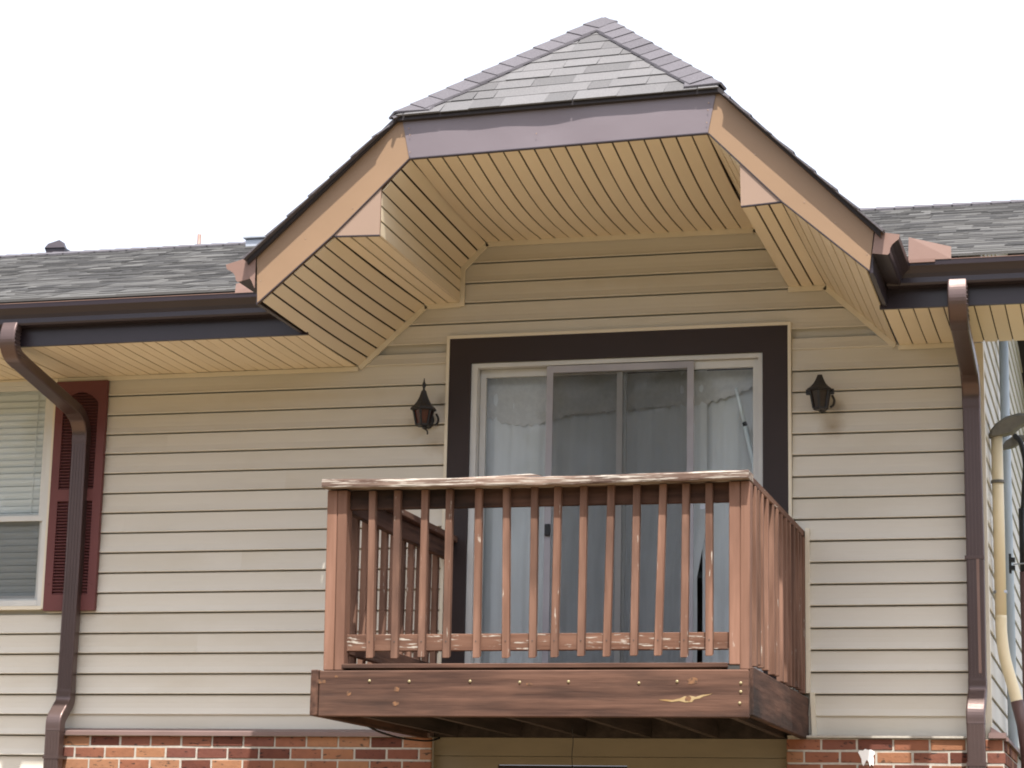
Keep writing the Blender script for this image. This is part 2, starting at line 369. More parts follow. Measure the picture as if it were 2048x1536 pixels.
# side wall
SW = prism_x('side_wall', [(.121,GZ),(6.9,GZ),(6.9,4.5),(3.3,5.9),(.121,4.76)], CX-.12, CX-.004, 'siding', B)
for k in range(-9, 18):
    zb = zk(k); ys = max(.03, (zb+E-4.40)/.3575-1.05+.12)
    x = CX+.0135
    pts = [(CX+.004, zb+E-.010), (x-.002, zb+.012), (x, zb+.004), (x-.002, zb), (CX+.001, zb+.001), (CX-.003, zb+.02), (CX-.003, zb+E-.010)]
    v = [(a, ys, z) for a, z in pts]+[(a, 7.0, z) for a, z in pts]; n = len(pts)
    f = [tuple(range(n)), tuple(range(2*n-1, n-1, -1))]+[(i, i+n, (i+1) % n+n, (i+1) % n) for i in range(n)]
    obj('siding_board', v, f, 'siding', SW)
ct = MB(); ct.box(CX-.035, CX+.018, -.022, -.001, 1.86, 4.14); ct.box(CX+.001, CX+.018, -.001, .035, 1.86, 4.14)
ct.build('corner_trim', 'trimcream', B)

def bar(name, p, q, wd, y0, y1, mat, par):      # strip on the wall plane hanging below the line p-q
    p = Vector((p[0], 0, p[1])); q = Vector((q[0], 0, q[1])); d = (q-p).normalized(); n = Vector((d.z, 0, -d.x))
    if n.z > 0 or (abs(n.z) < 1e-3 and n.x < 0): n = -n
    pts = [p, q, q+n*wd, p+n*wd]
    return prism_y(name, [(a.x, a.z) for a in pts], y0, y1, mat, par)

# soffit outline of the gable (x, z) on the wall and at the front
WALL = [(-.66,4.143),(-.237,4.522),(-.008,4.524),(-.008,4.745),(.150,4.905),(1.84,4.905),(2.02,4.745),(2.035,4.528),(2.262,4.528),(2.668,4.152)]
FRNT = [(-.668,4.150),(-.250,4.505),(.012,4.498),(.014,4.752),(.178,4.930),(1.842,4.966),(2.016,4.776),(2.022,4.549),(2.240,4.562),(2.682,4.165)]
GY = -1.685
for i in range(len(WALL)-1):
    if i in (2,):
        prism_y('trim_strip', [(WALL[i][0], 4.50), (WALL[i][0]+.028, 4.50), (WALL[i+1][0]+.028, WALL[i+1][1]), (WALL[i+1][0], WALL[i+1][1])], -.034, -.017, 'trimcream', B)
    elif i == 6: pass
    else: bar('trim_strip', WALL[i], WALL[i+1], .030, -.0335, -.0175, 'trimcream', B)
bar('trim_strip', (FL, 4.140), (-.66, 4.140), .026, -.034, -.0175, 'trimcream', B)
bar('trim_strip', (2.68, 4.145), (CX-.04, 4.145), .026, -.034, -.0175, 'trimcream', B)

# gable soffit panels
GS = None
def soffit_face(name, segs, par, nseg):
    pass
back = MB(); panels = []
widths = [.081, .078, .078, .082, .0877, .082, .078, .078, .081]
def lerp(a, b, t): return tuple(p+(q-p)*t for p, q in zip(a, b))
cen = (1.0, 4.0)
for i in range(len(WALL)-1):
    w0, w1, f0, f1 = WALL[i], WALL[i+1], FRNT[i], FRNT[i+1]
    ln = math.dist(f0, f1); n = max(2, round(ln/widths[i]))
    d = Vector((f1[0]-f0[0], f1[1]-f0[1])).normalized(); nrm = Vector((-d.y, d.x))    # pointing up/out of the room
    sag = .060 if i == 4 else (.010 if i in (0, 8) else .004)
    for j in range(n):
        NY = 9; v = []; f = []
        g = .0052/ln
        for q in range(NY):
            t = q/(NY-1); y = GY+.023+(-.019-GY-.023)*t
            for s, off in ((j/n+g, 0), ((j+1)/n-g, 0), ((j+1)/n-g, .007), (j/n+g, .007)):
                a = lerp(f0, f1, s); b_ = lerp(w0, w1, s); c = lerp(a, b_, t)
                ss = sag*math.sin(math.pi*t)*(min(1, 3.0*min(s+.12, 1.15-s)) if i == 4 else 1)
                v.append((c[0]+nrm.x*off, y, c[1]+nrm.y*off-ss + (.0012*((j*7) % 3-1))))
        for q in range(NY-1):
            for e in range(4): f.append((q*4+e, q*4+(e+1) % 4, q*4+4+(e+1) % 4, q*4+4+e))
        f += [(0,1,2,3), tuple(range((NY-1)*4, NY*4))]
        panels.append((v, f))
    NY = 9; v = []; f = []
    for q in range(NY):
        t = q/(NY-1); y = GY+.023+(-.019-GY-.023)*t
        for S in range(13):
            s = S/12; a = lerp(f0, f1, s); b_ = lerp(w0, w1, s); c = lerp(a, b_, t)
            ss = sag*math.sin(math.pi*t)*(min(1, 3.0*min(s+.12, 1.15-s)) if i == 4 else 1)
            v.append((c[0]+nrm.x*.0105, y, c[1]+nrm.y*.0105-ss))
    for q in range(NY-1):
        for S in range(12): f.append((q*13+S, q*13+S+1, q*13+S+14, q*13+S+13))
    back.add(v, f)
GS = back.build('gable_soffit', 'seam', B)
for v, f in panels: obj('soffit_panel', v, f, 'soffit', GS)

# eave soffits
def eave(x0, x1, y0, y1, z, pw=.081):
    s = box('eave_soffit', x0, x1, y0, y1, z+.010, z+.018, 'seam', B)
    n = round((x1-x0)/pw)
    for j in range(n):
        a = x0+(x1-x0)*j/n+.0036; b_ = x0+(x1-x0)*(j+1)/n-.0036; v = []; f = []
        sk = R(-.0015, .0015); hi = R(.002, .007)
        for q in range(7):
            t = q/6; y = y0+(y1-y0)*t; zz = z+sk-hi*math.sin(math.pi*t)
            v += [(a, y, zz), (b_, y, zz), (b_, y, zz+.006), (a, y, zz+.006)]
        for q in range(6):
            for e in range(4): f.append((q*4+e, q*4+(e+1) % 4, q*4+4+(e+1) % 4, q*4+4+e))
        f += [(0,1,2,3), (24,25,26,27)]
        obj('soffit_panel', v, f, 'soffit', s)
FY = -.95
eave(-4.6, -.672, FY, -.019, 4.143)
eave(2.684, 3.75, FY, -.019, 4.146)
# fascia boards
prism_x('fascia_board', [(FY-.022, 4.128), (FY, 4.128), (FY, 4.37), (FY-.022, 4.37)], FL, -.655, 'gutter', B)
prism_x('fascia_board', [(FY-.022, 4.132), (FY, 4.132), (FY, 4.37), (FY-.022, 4.37)], 2.672, 3.76, 'gutter', B)
# gable fascia: two rakes and the level front piece
rl = [(-.690,4.136),(-.253,4.511),(.174,4.924),(.124,5.165),(-.705,4.412)]
rr = [(2.694,4.158),(2.722,4.385),(1.893,5.200),(1.846,4.962),(2.240,4.558)]
fr = [(.174,4.924),(1.846,4.962),(1.893,5.200),(.124,5.165)]
prism_y('rake_fascia', rl, GY, GY+.02, 'tan', B)
prism_y('rake_fascia', rr, GY, GY+.02, 'tan', B)
# level fascia with slight oil canning
NX = 24; v = []; f = []
for i in range(NX+1):
    t = i/NX
    for q in range(5):
        s = q/4; a = lerp(fr[0], fr[1], t); b_ = lerp(fr[3], fr[2], t); c = lerp(a, b_, s)
        e = 4*s*(1-s)*min(1, 4*t, 4*(1-t))
        v.append((c[0], GY-.004-e*(.004*math.sin(9*t+1)+.003*math.sin(23*t)), c[1]))
for i in range(NX):
    for q in range(4): f.append((i*5+q, (i+1)*5+q, (i+1)*5+q+1, i*5+q+1))
obj('front_fascia', v, f, 'mauve', B, smooth=True)
prism_y('fascia_drip', [(.174,4.924),(1.846,4.962),(1.846,4.968),(.174,4.930)], GY-.007, GY+.018, 'gutter', B)
for rk in ((rl[0], rl[1]), (rl[1], rl[2]), (rr[3], rr[4]), (rr[4], rr[0])):
    p, q = rk; d = (Vector(q)-Vector(p)).normalized(); nn = Vector((d.y, -d.x))
    prism_y('fascia_drip', [p, q, (q[0]-nn.x*.006, q[1]-nn.y*.006), (p[0]-nn.x*.006, p[1]-nn.y*.006)], GY-.003, GY+.018, 'gutter', B)
prism_y('beam_end', [(-.262,4.505),(.012,4.497),(.013,4.84),(-.05,4.80),(-.28,4.60)], GY+.004, GY+.0215, 'pinktan', B)
prism_y('beam_end', [(2.017,4.86),(2.023,4.547),(2.246,4.561),(2.27,4.62),(2.10,4.78)], GY+.004, GY+.0215, 'pinktan', B)
for pts in ([(-.262,4.503),(.012,4.495),(.012,4.501),(-.262,4.509)], [(2.023,4.545),(2.246,4.559),(2.246,4.565),(2.023,4.551)]):
    prism_y('fascia_drip', pts, GY+.003, GY+.023, 'gutter', B)
for x, z in ((.178,4.96),(.176,5.06),(.168,5.10),(1.842,5.02),(1.848,5.09),(1.852,5.13),(.9,5.02),(-.42,4.50),(-.15,4.66),(2.10,4.83),(2.36,4.55),(2.52,4.43),(2.685,4.25),(-.675,4.27)):
    v, f = lathe([(.0042,0),(.003,.0018)], (0,0,0), 6)
    obj('nail', [(x+a, GY-.0135-c if .16 < x < 1.86 else GY-c, z+b_) for a, b_, c in v], f, 'pinktan', B)
# side fascias of the gable
prism_x('fascia_board', [(GY+.021, 4.14), (FY, 4.14), (FY, 4.40), (GY+.021, 4.40)], -.705, -.683, 'gutter', B)
prism_x('fascia_board', [(GY+.021, 4.155), (FY, 4.145), (FY, 4.38), (GY+.021, 4.38)], 2.690, 2.712, 'gutter', B)

# gutters: profile in (out, up)
KP = [(0,.0),(.074,.0),(.080,.012),(.080,.040),(.088,.062),(.104,.085),(.116,.098),(.118,.124),(.106,.124),(.106,.118),(.114,.112),
      (.112,.100),(.100,.088),(.084,.066),(.076,.042),(.075,.014),(.070,.004),(.003,.004),(.003,.128),(0,.128)]
def gutter_x(x0, x1, y, z):
    return prism_x('gutter', [(y-o, z+u) for o, u in KP], x0, x1, 'gutter', B)
g1 = gutter_x(FL, -.712, FY-.0225, 4.242)
g2 = gutter_x(2.72, 3.80, FY-.0225, 4.240)
for gx0, gx1, g in ((FL, -.83, g1), (2.84, 3.80, g2)):
    z = 4.2415+(0 if g is g1 else -.002)
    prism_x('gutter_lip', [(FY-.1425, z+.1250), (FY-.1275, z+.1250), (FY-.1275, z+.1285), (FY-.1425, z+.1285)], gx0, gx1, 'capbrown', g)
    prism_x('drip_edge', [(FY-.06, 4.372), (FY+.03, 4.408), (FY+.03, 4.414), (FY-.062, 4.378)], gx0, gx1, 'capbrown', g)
def gutter_y(x, z, sgn, tilt, ya, yb, so_=1., su=1.):
    c, s = math.cos(tilt), math.sin(tilt)
    KQ = [(o*so_, u*su) for o, u in KP]
    pr = [(x+sgn*(o*c+u*s), z+(u*c-o*s)) for o, u in KQ]
    n = len(pr); v = [(a, ya, b_) for a, b_ in pr]+[(a, yb, b_) for a, b_ in pr]
    f = [(i, i+n, (i+1) % n+n, (i+1) % n) for i in range(n)]
    g = obj('gutter', v, f, 'gutter', B)
    solid = [(-.002,-.002),(.076,-.002),(.083,.012),(.083,.040),(.090,.062),(.106,.084),(.119,.097),(.121,.127),(-.002,.131)]
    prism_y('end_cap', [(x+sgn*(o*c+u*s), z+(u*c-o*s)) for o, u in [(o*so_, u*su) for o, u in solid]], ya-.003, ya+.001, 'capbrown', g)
    return g
gl = gutter_y(-.728, 4.288, -1, math.radians(13), GY-.004, FY-.02, 1.12, .92)
gr = gutter_y(2.7135, 4.254, 1, math.radians(8), GY-.004, FY-.02, 1.05, .88)
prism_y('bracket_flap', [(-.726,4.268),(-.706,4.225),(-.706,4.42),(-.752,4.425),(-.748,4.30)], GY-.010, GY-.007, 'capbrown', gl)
# splash guards standing on the inside corners
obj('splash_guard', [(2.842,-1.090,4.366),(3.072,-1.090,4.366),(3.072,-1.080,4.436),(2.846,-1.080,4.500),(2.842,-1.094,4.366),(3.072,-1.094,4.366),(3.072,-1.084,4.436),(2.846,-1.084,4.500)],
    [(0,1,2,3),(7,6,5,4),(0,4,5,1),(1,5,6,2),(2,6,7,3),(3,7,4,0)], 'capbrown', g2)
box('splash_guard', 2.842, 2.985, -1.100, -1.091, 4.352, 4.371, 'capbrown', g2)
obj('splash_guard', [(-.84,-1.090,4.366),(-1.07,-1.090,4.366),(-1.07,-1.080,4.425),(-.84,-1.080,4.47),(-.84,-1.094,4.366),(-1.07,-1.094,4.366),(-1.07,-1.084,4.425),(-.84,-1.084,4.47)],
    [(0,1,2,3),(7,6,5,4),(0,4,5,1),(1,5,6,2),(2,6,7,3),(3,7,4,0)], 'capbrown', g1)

# ------------------------------------------------------------------ roofs
L0 = Vector((.098, -1.714, 5.172)); R0 = Vector((1.912, -1.714, 5.210)); AP = Vector((1.06, -.79, 6.005))
LE = Vector((-.748, -1.714, 4.392)); RE = Vector((2.758, -1.714, 4.362))
RB = Vector((1.06, 3.3, 5.965)); LV = Vector((-.748, -1.05, 4.392)); RV = Vector((2.758, -1.05, 4.362))
gm = MB()
dn = Vector((0, 0, -.028))
gm.add([L0, R0, AP, LE, RE, RB, LV, RV], [(0,1,2), (3,0,2,5,6), (1,4,7,5,2)])
GR = gm.build('gable_roof', 'drip', B)
bmv = GR.data
# roof deck thickness
u = MB()
for a, b_ in ((LE, L0), (L0, R0), (R0, RE)):
    ins = Vector((0, .022, -.004))
    u.add([a, b_, b_+dn, a+dn, b_+dn+ins, a+dn+ins], [(0,1,2,3), (3,2,4,5)])
u.build('drip_edge', 'drip', GR)
def slab(name, p0, p1, p2, p3, th, lift, mat, par, n=None):   # p0,p1 lower edge, p2,p3 upper edge
    p0, p1, p2, p3 = map(Vector, (p0, p1, p2, p3))
    nn = (p1-p0).cross(p3-p0).normalized()
    if nn.z < 0: nn = -nn
    v = [p0+nn*lift*.2, p1+nn*lift*.2, p2+nn*.001, p3+nn*.001, p0+nn*(lift+th), p1+nn*(lift+th), p2+nn*(.002+th*.3), p3+nn*(.002+th*.3)]
    f = [(0,3,2,1),(4,5,6,7),(0,1,5,4),(1,2,6,5),(2,3,7,6),(3,0,4,7)]
    return obj(name, v, f, mat, par)
# front hip facet: shingles one by one
NC = 10
for c in range(NC):
    t0 = c/NC; t1 = min(1, (c+1.25)/NC)
    a0, b0 = L0.lerp(AP, t0), R0.lerp(AP, t0); a1, b1 = L0.lerp(AP, t1), R0.lerp(AP, t1)
    if c == 0:
        a0 = a0+Vector((.0,-.012,-.010)); b0 = b0+Vector((0,-.012,-.010))
    wid = (b0-a0).length; x = -R(0, .15)
    while x < wid:
        wd = R(.11, .27); xa, xb = max(0, x), min(wid, x+wd); x += wd
        if xb-xa < .02: continue
        ux = (b0-a0)/wid; upv = ((AP-(L0+R0)/2)/NC*1.25)
        if c == NC-1: upv *= .8
        sk = ux*R(-.004, .004)
        p0, p1 = a0+ux*(xa+.001), a0+ux*(xb-.001)
        l1, r1_ = (a1-a0).dot(ux), wid-(b0-b1).dot(ux)
        p3 = a0+ux*max(xa+.001, l1)+upv if xb > l1 else None
        ta, tb = max(xa, min(l1, xb)), min(xb, max(r1_, xa)); ha = hb = 1.
        if xb < l1: ta = tb = xb; ha = hb = xb/l1
        elif xa > r1_: ta = tb = xa; ha = hb = (wid-xa)/(wid-r1_)
        if tb-ta < .004: ta -= .002; tb += .002
        slab('shingle', p0+sk, p1+sk, a0+ux*tb+upv*hb, a0+ux*ta+upv*ha, .004, R(.002, .008), 'shingle', GR)
# hip caps
def hip(P, Q, inner, outer, n, wi, wo, eave, rake):
    d = (Q-P); ln = d.length; d = d.normalized()
    wi_ = (inner-d*inner.dot(d)).normalized()*wi; wo_ = (outer-d*outer.dot(d)).normalized()*wo
    for i in range(n):
        s0 = ln*i/n-.012; s1 = ln*min(1.0, (i+1.35)/n)
        up_ = -(wi_+wo_).normalized(); 
        if up_.z < 0: up_ = -up_
        h0, h1 = .030+R(-.002,.002), .022; j = R(-.004, .004)
        c0, c1 = P+d*s0+up_*h0, P+d*s1+up_*h1
        e = .012
        v = [c0+wi_*(1+j*3), c0, c0+wo_, c1+wi_*(1+j*3), c1, c1+wo_]
        if i == 0:
            v[0] = P+eave*.20+up_*(h0-.006); v[1] = P+up_*h0; v[2] = P+rake*.045+up_*(h0-.006)
        v += [a-up_*e for a in v]
        f = [(0,1,4,3),(1,2,5,4),(0,6,7,1),(1,7,8,2),(0,3,9,6),(2,8,11,5),(3,4,10,9),(4,5,11,10),(6,9,10,7),(7,10,11,8)]
        obj('hip_shingle', v, f, 'hipcap', GR)
cen_f = (L0+R0+AP)/3
hip(L0, AP, (cen_f-L0), Vector((-1, 0, -.917))*1.0, 12, .135, .12, (R0-L0).normalized(), (LE-L0).normalized())
hip(R0, AP, (cen_f-R0), Vector((1, 0, -.99))*1.0, 12, .135, .12, (L0-R0).normalized(), (RE-R0).normalized())
rc = MB()
for i in range(20):
    y0 = AP.y-.04+i*.2; rc.box(1.06-.06, 1.06+.06, y0, y0+.21, 5.93, 5.985-.002*i)
rc.build('ridge_cap', 'hipcap', GR)
# side slopes, in courses
for sgn, E0, E1 in ((-1, LE, L0), (1, RE, R0)):
    n = 15; top = AP
    for c in range(n):
        t0, t1 = c/n, min(1, (c+1.2)/n)
        def at(t):
            x = E0.x+(AP.x-E0.x)*t; z = E0.z+(AP.z-E0.z)*t
            xh = E1.x
            if (x-xh)*sgn > 0: yf = -1.714-.034
            else: yf = -1.714+(AP.y+1.742)*((x-xh)/(AP.x-xh))
            yb = -1.05+(3.3+1.05)*t
            return Vector((x, yf, z)), Vector((x, yb, z))
        (f0, k0), (f1, k1) = at(t0), at(t1)
        if c == 0: f0 += Vector((sgn*.012, 0, -.011)); k0 += Vector((sgn*.012, 0, -.011))
        slab('shingle_course', f0, k0, k1, f1, .006, R(.006, .014), 'hipcap', GR)

# main roof in two sheets of stepped courses
RS = (5.955-4.40)/4.35
def main_roof(x0, x1, left):
    m = MB(); tones = []; n = 33
    for c in range(n):
        y0 = -1.065+4.365*c/n; y1 = y0+4.365/n*1.2
        # valley limit
        tv = max(0, min(1, (y0+1.05)/4.35))
        xv = (LE.x+(1.06-LE.x)*tv) if left else (RE.x+(1.06-RE.x)*tv)
        a, b_ = (x0, xv) if left else (xv, x1)
        x = a
        while x < b_-.02:
            wd = R(.07, .26); e = min(x+wd, b_); h = R(.003, .010)
            z0 = 4.40+RS*(y0+1.05); z1 = 4.40+RS*(y1+1.05)
            m.add([(x,y0,z0+h),(e,y0,z0+h),(e,y1,z1+.002),(x,y1,z1+.002),(x,y0,z0-.008),(e,y0,z0-.008)], [(0,1,2,3),(4,5,1,0)])
            t_ = R(0, 1)**1.8 if c > 1 else R(.6, 1.0)
            tones += [t_]*2; x = e
    o = m.build('main_roof', 'mainroof', B)
    at = o.data.attributes.new('tone', 'FLOAT', 'FACE')
    for i, t_ in enumerate(tones): at.data[i].value = t_
    return o
MRL = main_roof(FL-1.5, 0, True); MRR = main_roof(0, 3.86, False)
bk = MB(); bk.add([(FL-1.5,3.3,5.955),(3.86,3.3,5.955),(3.86,8.2,4.2),(FL-1.5,8.2,4.2)], [(0,1,2,3)]); bk.build('rear_roof', 'drip', B)
rcm = MB(); x = FL-1.5
while x < 3.86:
    if not (.3 < x < 1.8): rcm.add([(x,3.18,5.93),(x+.15,3.18,5.932),(x+.15,3.3,5.975),(x,3.3,5.982),(x,3.42,5.93),(x+.15,3.42,5.93),(x,3.18,5.915),(x+.15,3.18,5.915)], [(0,1,2,3),(3,2,5,4),(6,7,1,0)])
    x += .14
rcm.build('ridge_cap', 'hipcap', B, kind='stuff')
# dark unseen slab inside the walls, level with the eaves
box('under_eave_block', FL, CX, .13, 6.9, 4.25, 4.30, 'dark', B)

# ------------------------------------------------------------------ brick veneer
BZ = 1.862; BP = .0715; BL = .203
def brickwork(x0, x1, ztop, first, cap, name):
    mo = box('brick_veneer', x0, x1, -.0972, -.001, GZ, ztop, 'mortar', B)
    low = box('brickwork_below', x0-.004, x1+.004, -.102, -.09, GZ, ztop-BP*6, 'lowerbrick', mo)
    proto = None
    for r in range(6):
        zt = ztop-.004-r*BP; x = x0-R(0, .01)-(.5*BL if r % 2 == first else 0)
        while x < x1-.01:
            a = max(x, x0-.006); e = min(x+BL-.0105, x1+.006)
            if e-a > .03:
                full = abs((e-a)-(BL-.0105)) < 1e-4
                if full and proto is not None:
                    o = proto.copy(); COL.objects.link(o)
                else:
                    m = MB(); h = BP-.0115; l = e-a
                    m.box(-l/2, l/2, -.007, .008, -h/2, h/2)
                    me = bpy.data.meshes.new('brick'); me.from_pydata(m.v, [], m.f); me.materials.append(MAT['brick'])
                    o = bpy.data.objects.new('brick', me); COL.objects.link(o); bevel(o, .003)
                    if full: proto = o
                o.parent = mo
                o.location = Vector(((a+e)/2, -.0935+R(-.002, .002), zt-(BP-.0115)/2+R(-.001, .001)))-base_of(mo)
                o.rotation_euler = (R(-.012, .012), R(-.006, .006), R(-.012, .012))
            x += BL
    return mo
bv1 = brickwork(-2.595, -.098, BZ-.010, 0, True, 'l')
bv2 = brickwork(2.028, 3.235, BZ-.008, 1, False, 'r')
for nm, x0, x1 in (('ledge_cap', -2.60, -.10),):
    prism_x(nm, [(-.122, BZ-.012), (-.122, BZ+.012), (-.018, BZ+.036), (-.018, BZ-.006)], x0, x1, 'cap', B)
prism_x('ledge_cap', [(-.116, BZ-.005), (-.116, BZ+.006), (-.018, BZ+.014), (-.018, BZ-.004)], 2.03, 3.07, 'mortar', B)
prism_x('ledge_cap', [(-.126, BZ-.004), (-.126, BZ+.026), (-.018, BZ+.032), (-.018, BZ-.004)], 3.155, 3.25, 'cap', B)
# side return of the brick
sb = box('brick_veneer', CX+.001, 3.235, -.0, 6.9, GZ, BZ-.03, 'mortar', B)
box('brickwork_below', 3.232, 3.242, .0, 6.9, GZ, BZ-.032-BP*6, 'lowerbrick', sb)
for r in range(6):
    y = -.085-(.1 if r % 2 else 0)
    while y < 1.2:
        a = max(y, -.09); bb = y+BL-.0105
        if bb-a > .03: box('brick', 3.230, 3.242+R(-.001,.002), a, bb, BZ-.012-r*BP-(BP-.0115), BZ-.012-r*BP, 'brick', sb, bv=.003)
        y += BL
v = [(CX+.015,-.10,BZ+.06),(3.262,-.10,BZ+.0),(3.262,6.9,BZ+.0),(CX+.015,6.9,BZ+.06),(CX+.015,-.10,BZ-.004),(3.262,-.10,BZ-.02),(3.262,6.9,BZ-.02),(CX+.015,6.9,BZ-.004)]
obj('ledge_cap', v, [(0,1,2,3),(4,7,6,5),(0,4,5,1),(1,5,6,2),(2,6,7,3),(3,7,4,0)], 'cap', B)
# paint blob
pts = [(2.428,1.776),(2.436,1.788),(2.455,1.786),(2.468,1.796),(2.486,1.790),(2.500,1.793),(2.520,1.781),(2.523,1.768),(2.512,1.758),(2.517,1.735),(2.513,1.700),
       (2.503,1.712),(2.494,1.699),(2.487,1.722),(2.476,1.735),(2.466,1.716),(2.458,1.700),(2.449,1.712),(2.446,1.740),(2.438,1.757)]
prism_y('paint_splatter', pts, -.1075, -.1035, 'whitepaint', bv2)

# ------------------------------------------------------------------ ground-floor entrance below the balcony
box('entrance_header', -.097, 2.027, -.035, -.002, 1.745, 1.852, 'header', B)
box('entrance_side', -.097, .30, -.03, -.002, GZ, 1.742, 'header', B)
box('entrance_side', 1.08, 2.027, -.03, -.002, GZ, 1.742, 'header', B)
lo = MB(); lo.box(.30, 1.08, -.026, -.002, 1.60, 1.692); lo.box(.30, .38, -.026, -.002, GZ, 1.60); lo.box(1.00, 1.08, -.026, -.002, GZ, 1.60)
lo.build('entrance_trim', 'doorbrown', B); box('entrance_side', .30, 1.08, -.03, -.002, 1.694, 1.742, 'header', B)
box('entrance_door', .38, 1.00, .01, .05, GZ, 1.60, 'doorbrown', B)

# ------------------------------------------------------------------ sliding door
t_ = MB(); t_.box(-.064, .074, -.036, -.001, 2.10, 4.292); t_.box(1.880, 2.031, -.036, -.001, 2.10, 4.292); t_.box(.074, 1.880, -.036, -.001, 4.135, 4.292)
t_.build('door_trim', 'doorbrown', B)
tm = MB(); tm.box(-.084, -.0645, -.040, -.012, 2.08, 4.312); tm.box(2.0315, 2.050, -.040, -.012, 2.08, 4.312); tm.box(-.0645, 2.0315, -.040, -.012, 4.2925, 4.312)
tm.build('trim_strip', 'trimcream', B)
fm = MB(); fm.box(.075, .113, -.020, .10, 2.10, 4.134); fm.box(1.852, 1.879, -.020, .10, 2.10, 4.134); fm.box(.113, 1.852, -.020, .10, 4.106, 4.134); fm.box(.113, 1.852, -.02, .10, 2.10, 2.13)
SD = fm.build('sliding_door', 'white', B)
def sash(x0, x1, y0, y1, z0, z1, st, rl_, mat, nm):
    m = MB(); m.box(x0, x0+st, y0, y1, z0, z1); m.box(x1-st, x1, y0, y1, z0, z1); m.box(x0+st, x1-st, y0, y1, z1-rl_, z1); m.box(x0+st, x1-st, y0, y1, z0, z0+rl_)
    return m.build(nm, mat, SD)
sash(.116, 1.035, .045, .075, 2.132, 4.104, .036, .048, 'white', 'sash')
sash(.985, 1.850, .010, .040, 2.132, 4.104, .034, .048, 'white', 'sash')
obj('pane', [(.15,.060,2.18),(1.0,.060,2.18),(1.0,.060,4.058),(.15,.060,4.058)], [(0,1,2,3)], 'glass', SD)
obj('pane', [(1.018,.025,2.18),(1.818,.025,2.18),(1.818,.025,4.058),(1.018,.025,4.058)], [(0,1,2,3)], 'glass', SD)
sash(.552, 1.462, -.016, -.004, 2.132, 4.100, .040, .042, 'alu', 'screen_frame')
obj('screen_mesh', [(.59,-.010,2.17),(1.424,-.010,2.17),(1.424,-.010,4.06),(.59,-.010,4.06)], [(0,1,2,3)], 'screen', SD)
box('handle', .560, .592, -.040, -.0165, 3.055, 3.125, 'black', SD, bv=.003)
box('latch', 1.50, 1.535, -.006, .0085, 3.20, 3.225, 'galv', SD)
# dark room behind
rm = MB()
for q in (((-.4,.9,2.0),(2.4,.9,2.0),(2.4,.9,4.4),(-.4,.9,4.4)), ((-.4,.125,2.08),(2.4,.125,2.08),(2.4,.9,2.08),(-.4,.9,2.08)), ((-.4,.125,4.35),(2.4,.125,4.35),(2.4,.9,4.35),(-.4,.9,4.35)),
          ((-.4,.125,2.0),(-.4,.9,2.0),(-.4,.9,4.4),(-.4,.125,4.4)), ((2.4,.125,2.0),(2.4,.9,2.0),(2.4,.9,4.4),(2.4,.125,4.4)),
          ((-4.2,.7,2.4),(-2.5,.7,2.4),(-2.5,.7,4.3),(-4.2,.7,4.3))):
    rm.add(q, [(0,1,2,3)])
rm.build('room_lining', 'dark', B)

# curtains, valance and the pole: things of their own
def drape(name, label, cat, x0, x1, z0, z1, y, amp, wl, mat, edge=None, nx=90, nz=14):
    T = thing(name, label, cat, ((x0+x1)/2, y, z0))
    v = []; f = []; ph = R(0, 6)
    for i in range(nx+1):
        x = x0+(x1-x0)*i/nx
        for j in range(nz+1):
            t = j/nz; z = z0+(z1-z0)*t
            xx = x
            if edge: xx = x+edge(t)*((x-x0)/(x1-x0))
            a = amp*(.35+.65*(1-t))
            yy = y+a*math.sin(2*math.pi*x/wl+ph+.6*math.sin(3*t))+.5*a*math.sin(2*math.pi*x/(wl*.43)+1.3*ph)+.012*math.sin(5.0*x+4*t)
            v.append((xx, yy, z))
    for i in range(nx):
        for j in range(nz): a = i*(nz+1)+j; f.append((a, a+nz+1, a+nz+2, a+1))
    o = obj('cloth', v, f, mat, T, smooth=True)
    return T
def ed(t): return -.062*max(0, min(1, (.52-t)/.16)) if t < .52 else 0.
drape('curtain', 'long white sheer curtain filling most of the sliding door, hanging to the floor', 'curtain', .10, 1.515, 2.12, 4.075, .157, .012, .13, 'curtain', edge=ed)
drape('curtain', 'narrow white sheer curtain behind the far pane beside the leaning pole', 'curtain', 1.482, 1.90, 2.12, 4.075, .175, .008, .12, 'curtain', nx=40)
VT = thing('valance', 'lace edged white valance swagged across the top of the sliding door', 'valance', (1, .125, 3.75))
v = []; f = []; nx = 220; nz = 16
for i in range(nx+1):
    x = .10+1.79*i/nx
    sw = 3.835-.055*math.sin(math.pi*min(1, max(0, (x-.1)/.55)))-.02*math.sin(3.3*x)
    if x > 1.45: sw += .16*((x-1.45)/.45)**1.4
    sw += .009*abs(math.sin(x*52))+.006*math.sin(x*131)
    for j in range(nz+1):
        t = j/nz; z = sw+(4.07-sw)*t
        y = .139+.003*math.sin(7*(t+.35*math.sin(3.1*x))*1.6)*(1-.3*t)+.002*math.sin(34*x)*(1-t)
        v.append((x, y, z))
for i in range(nx):
    for j in range(nz): a = i*(nz+1)+j; f.append((a, a+nz+1, a+nz+2, a+1))
obj('cloth', v, f, 'lace', VT, smooth=True)
PT = thing('pole', 'pale blue broom pole leaning behind the far pane of the sliding door', 'pole', (2.0, .09, 2.14))
v, f = tube([(1.70,.092,3.945),(1.751,.092,3.725)], .0105, 8); obj('upper_tube', v, f, 'pole', PT, smooth=True)
v, f = tube([(1.749,.092,3.735),(1.757,.092,3.715)], .0135, 8); obj('collar', v, f, 'black', PT, smooth=True)
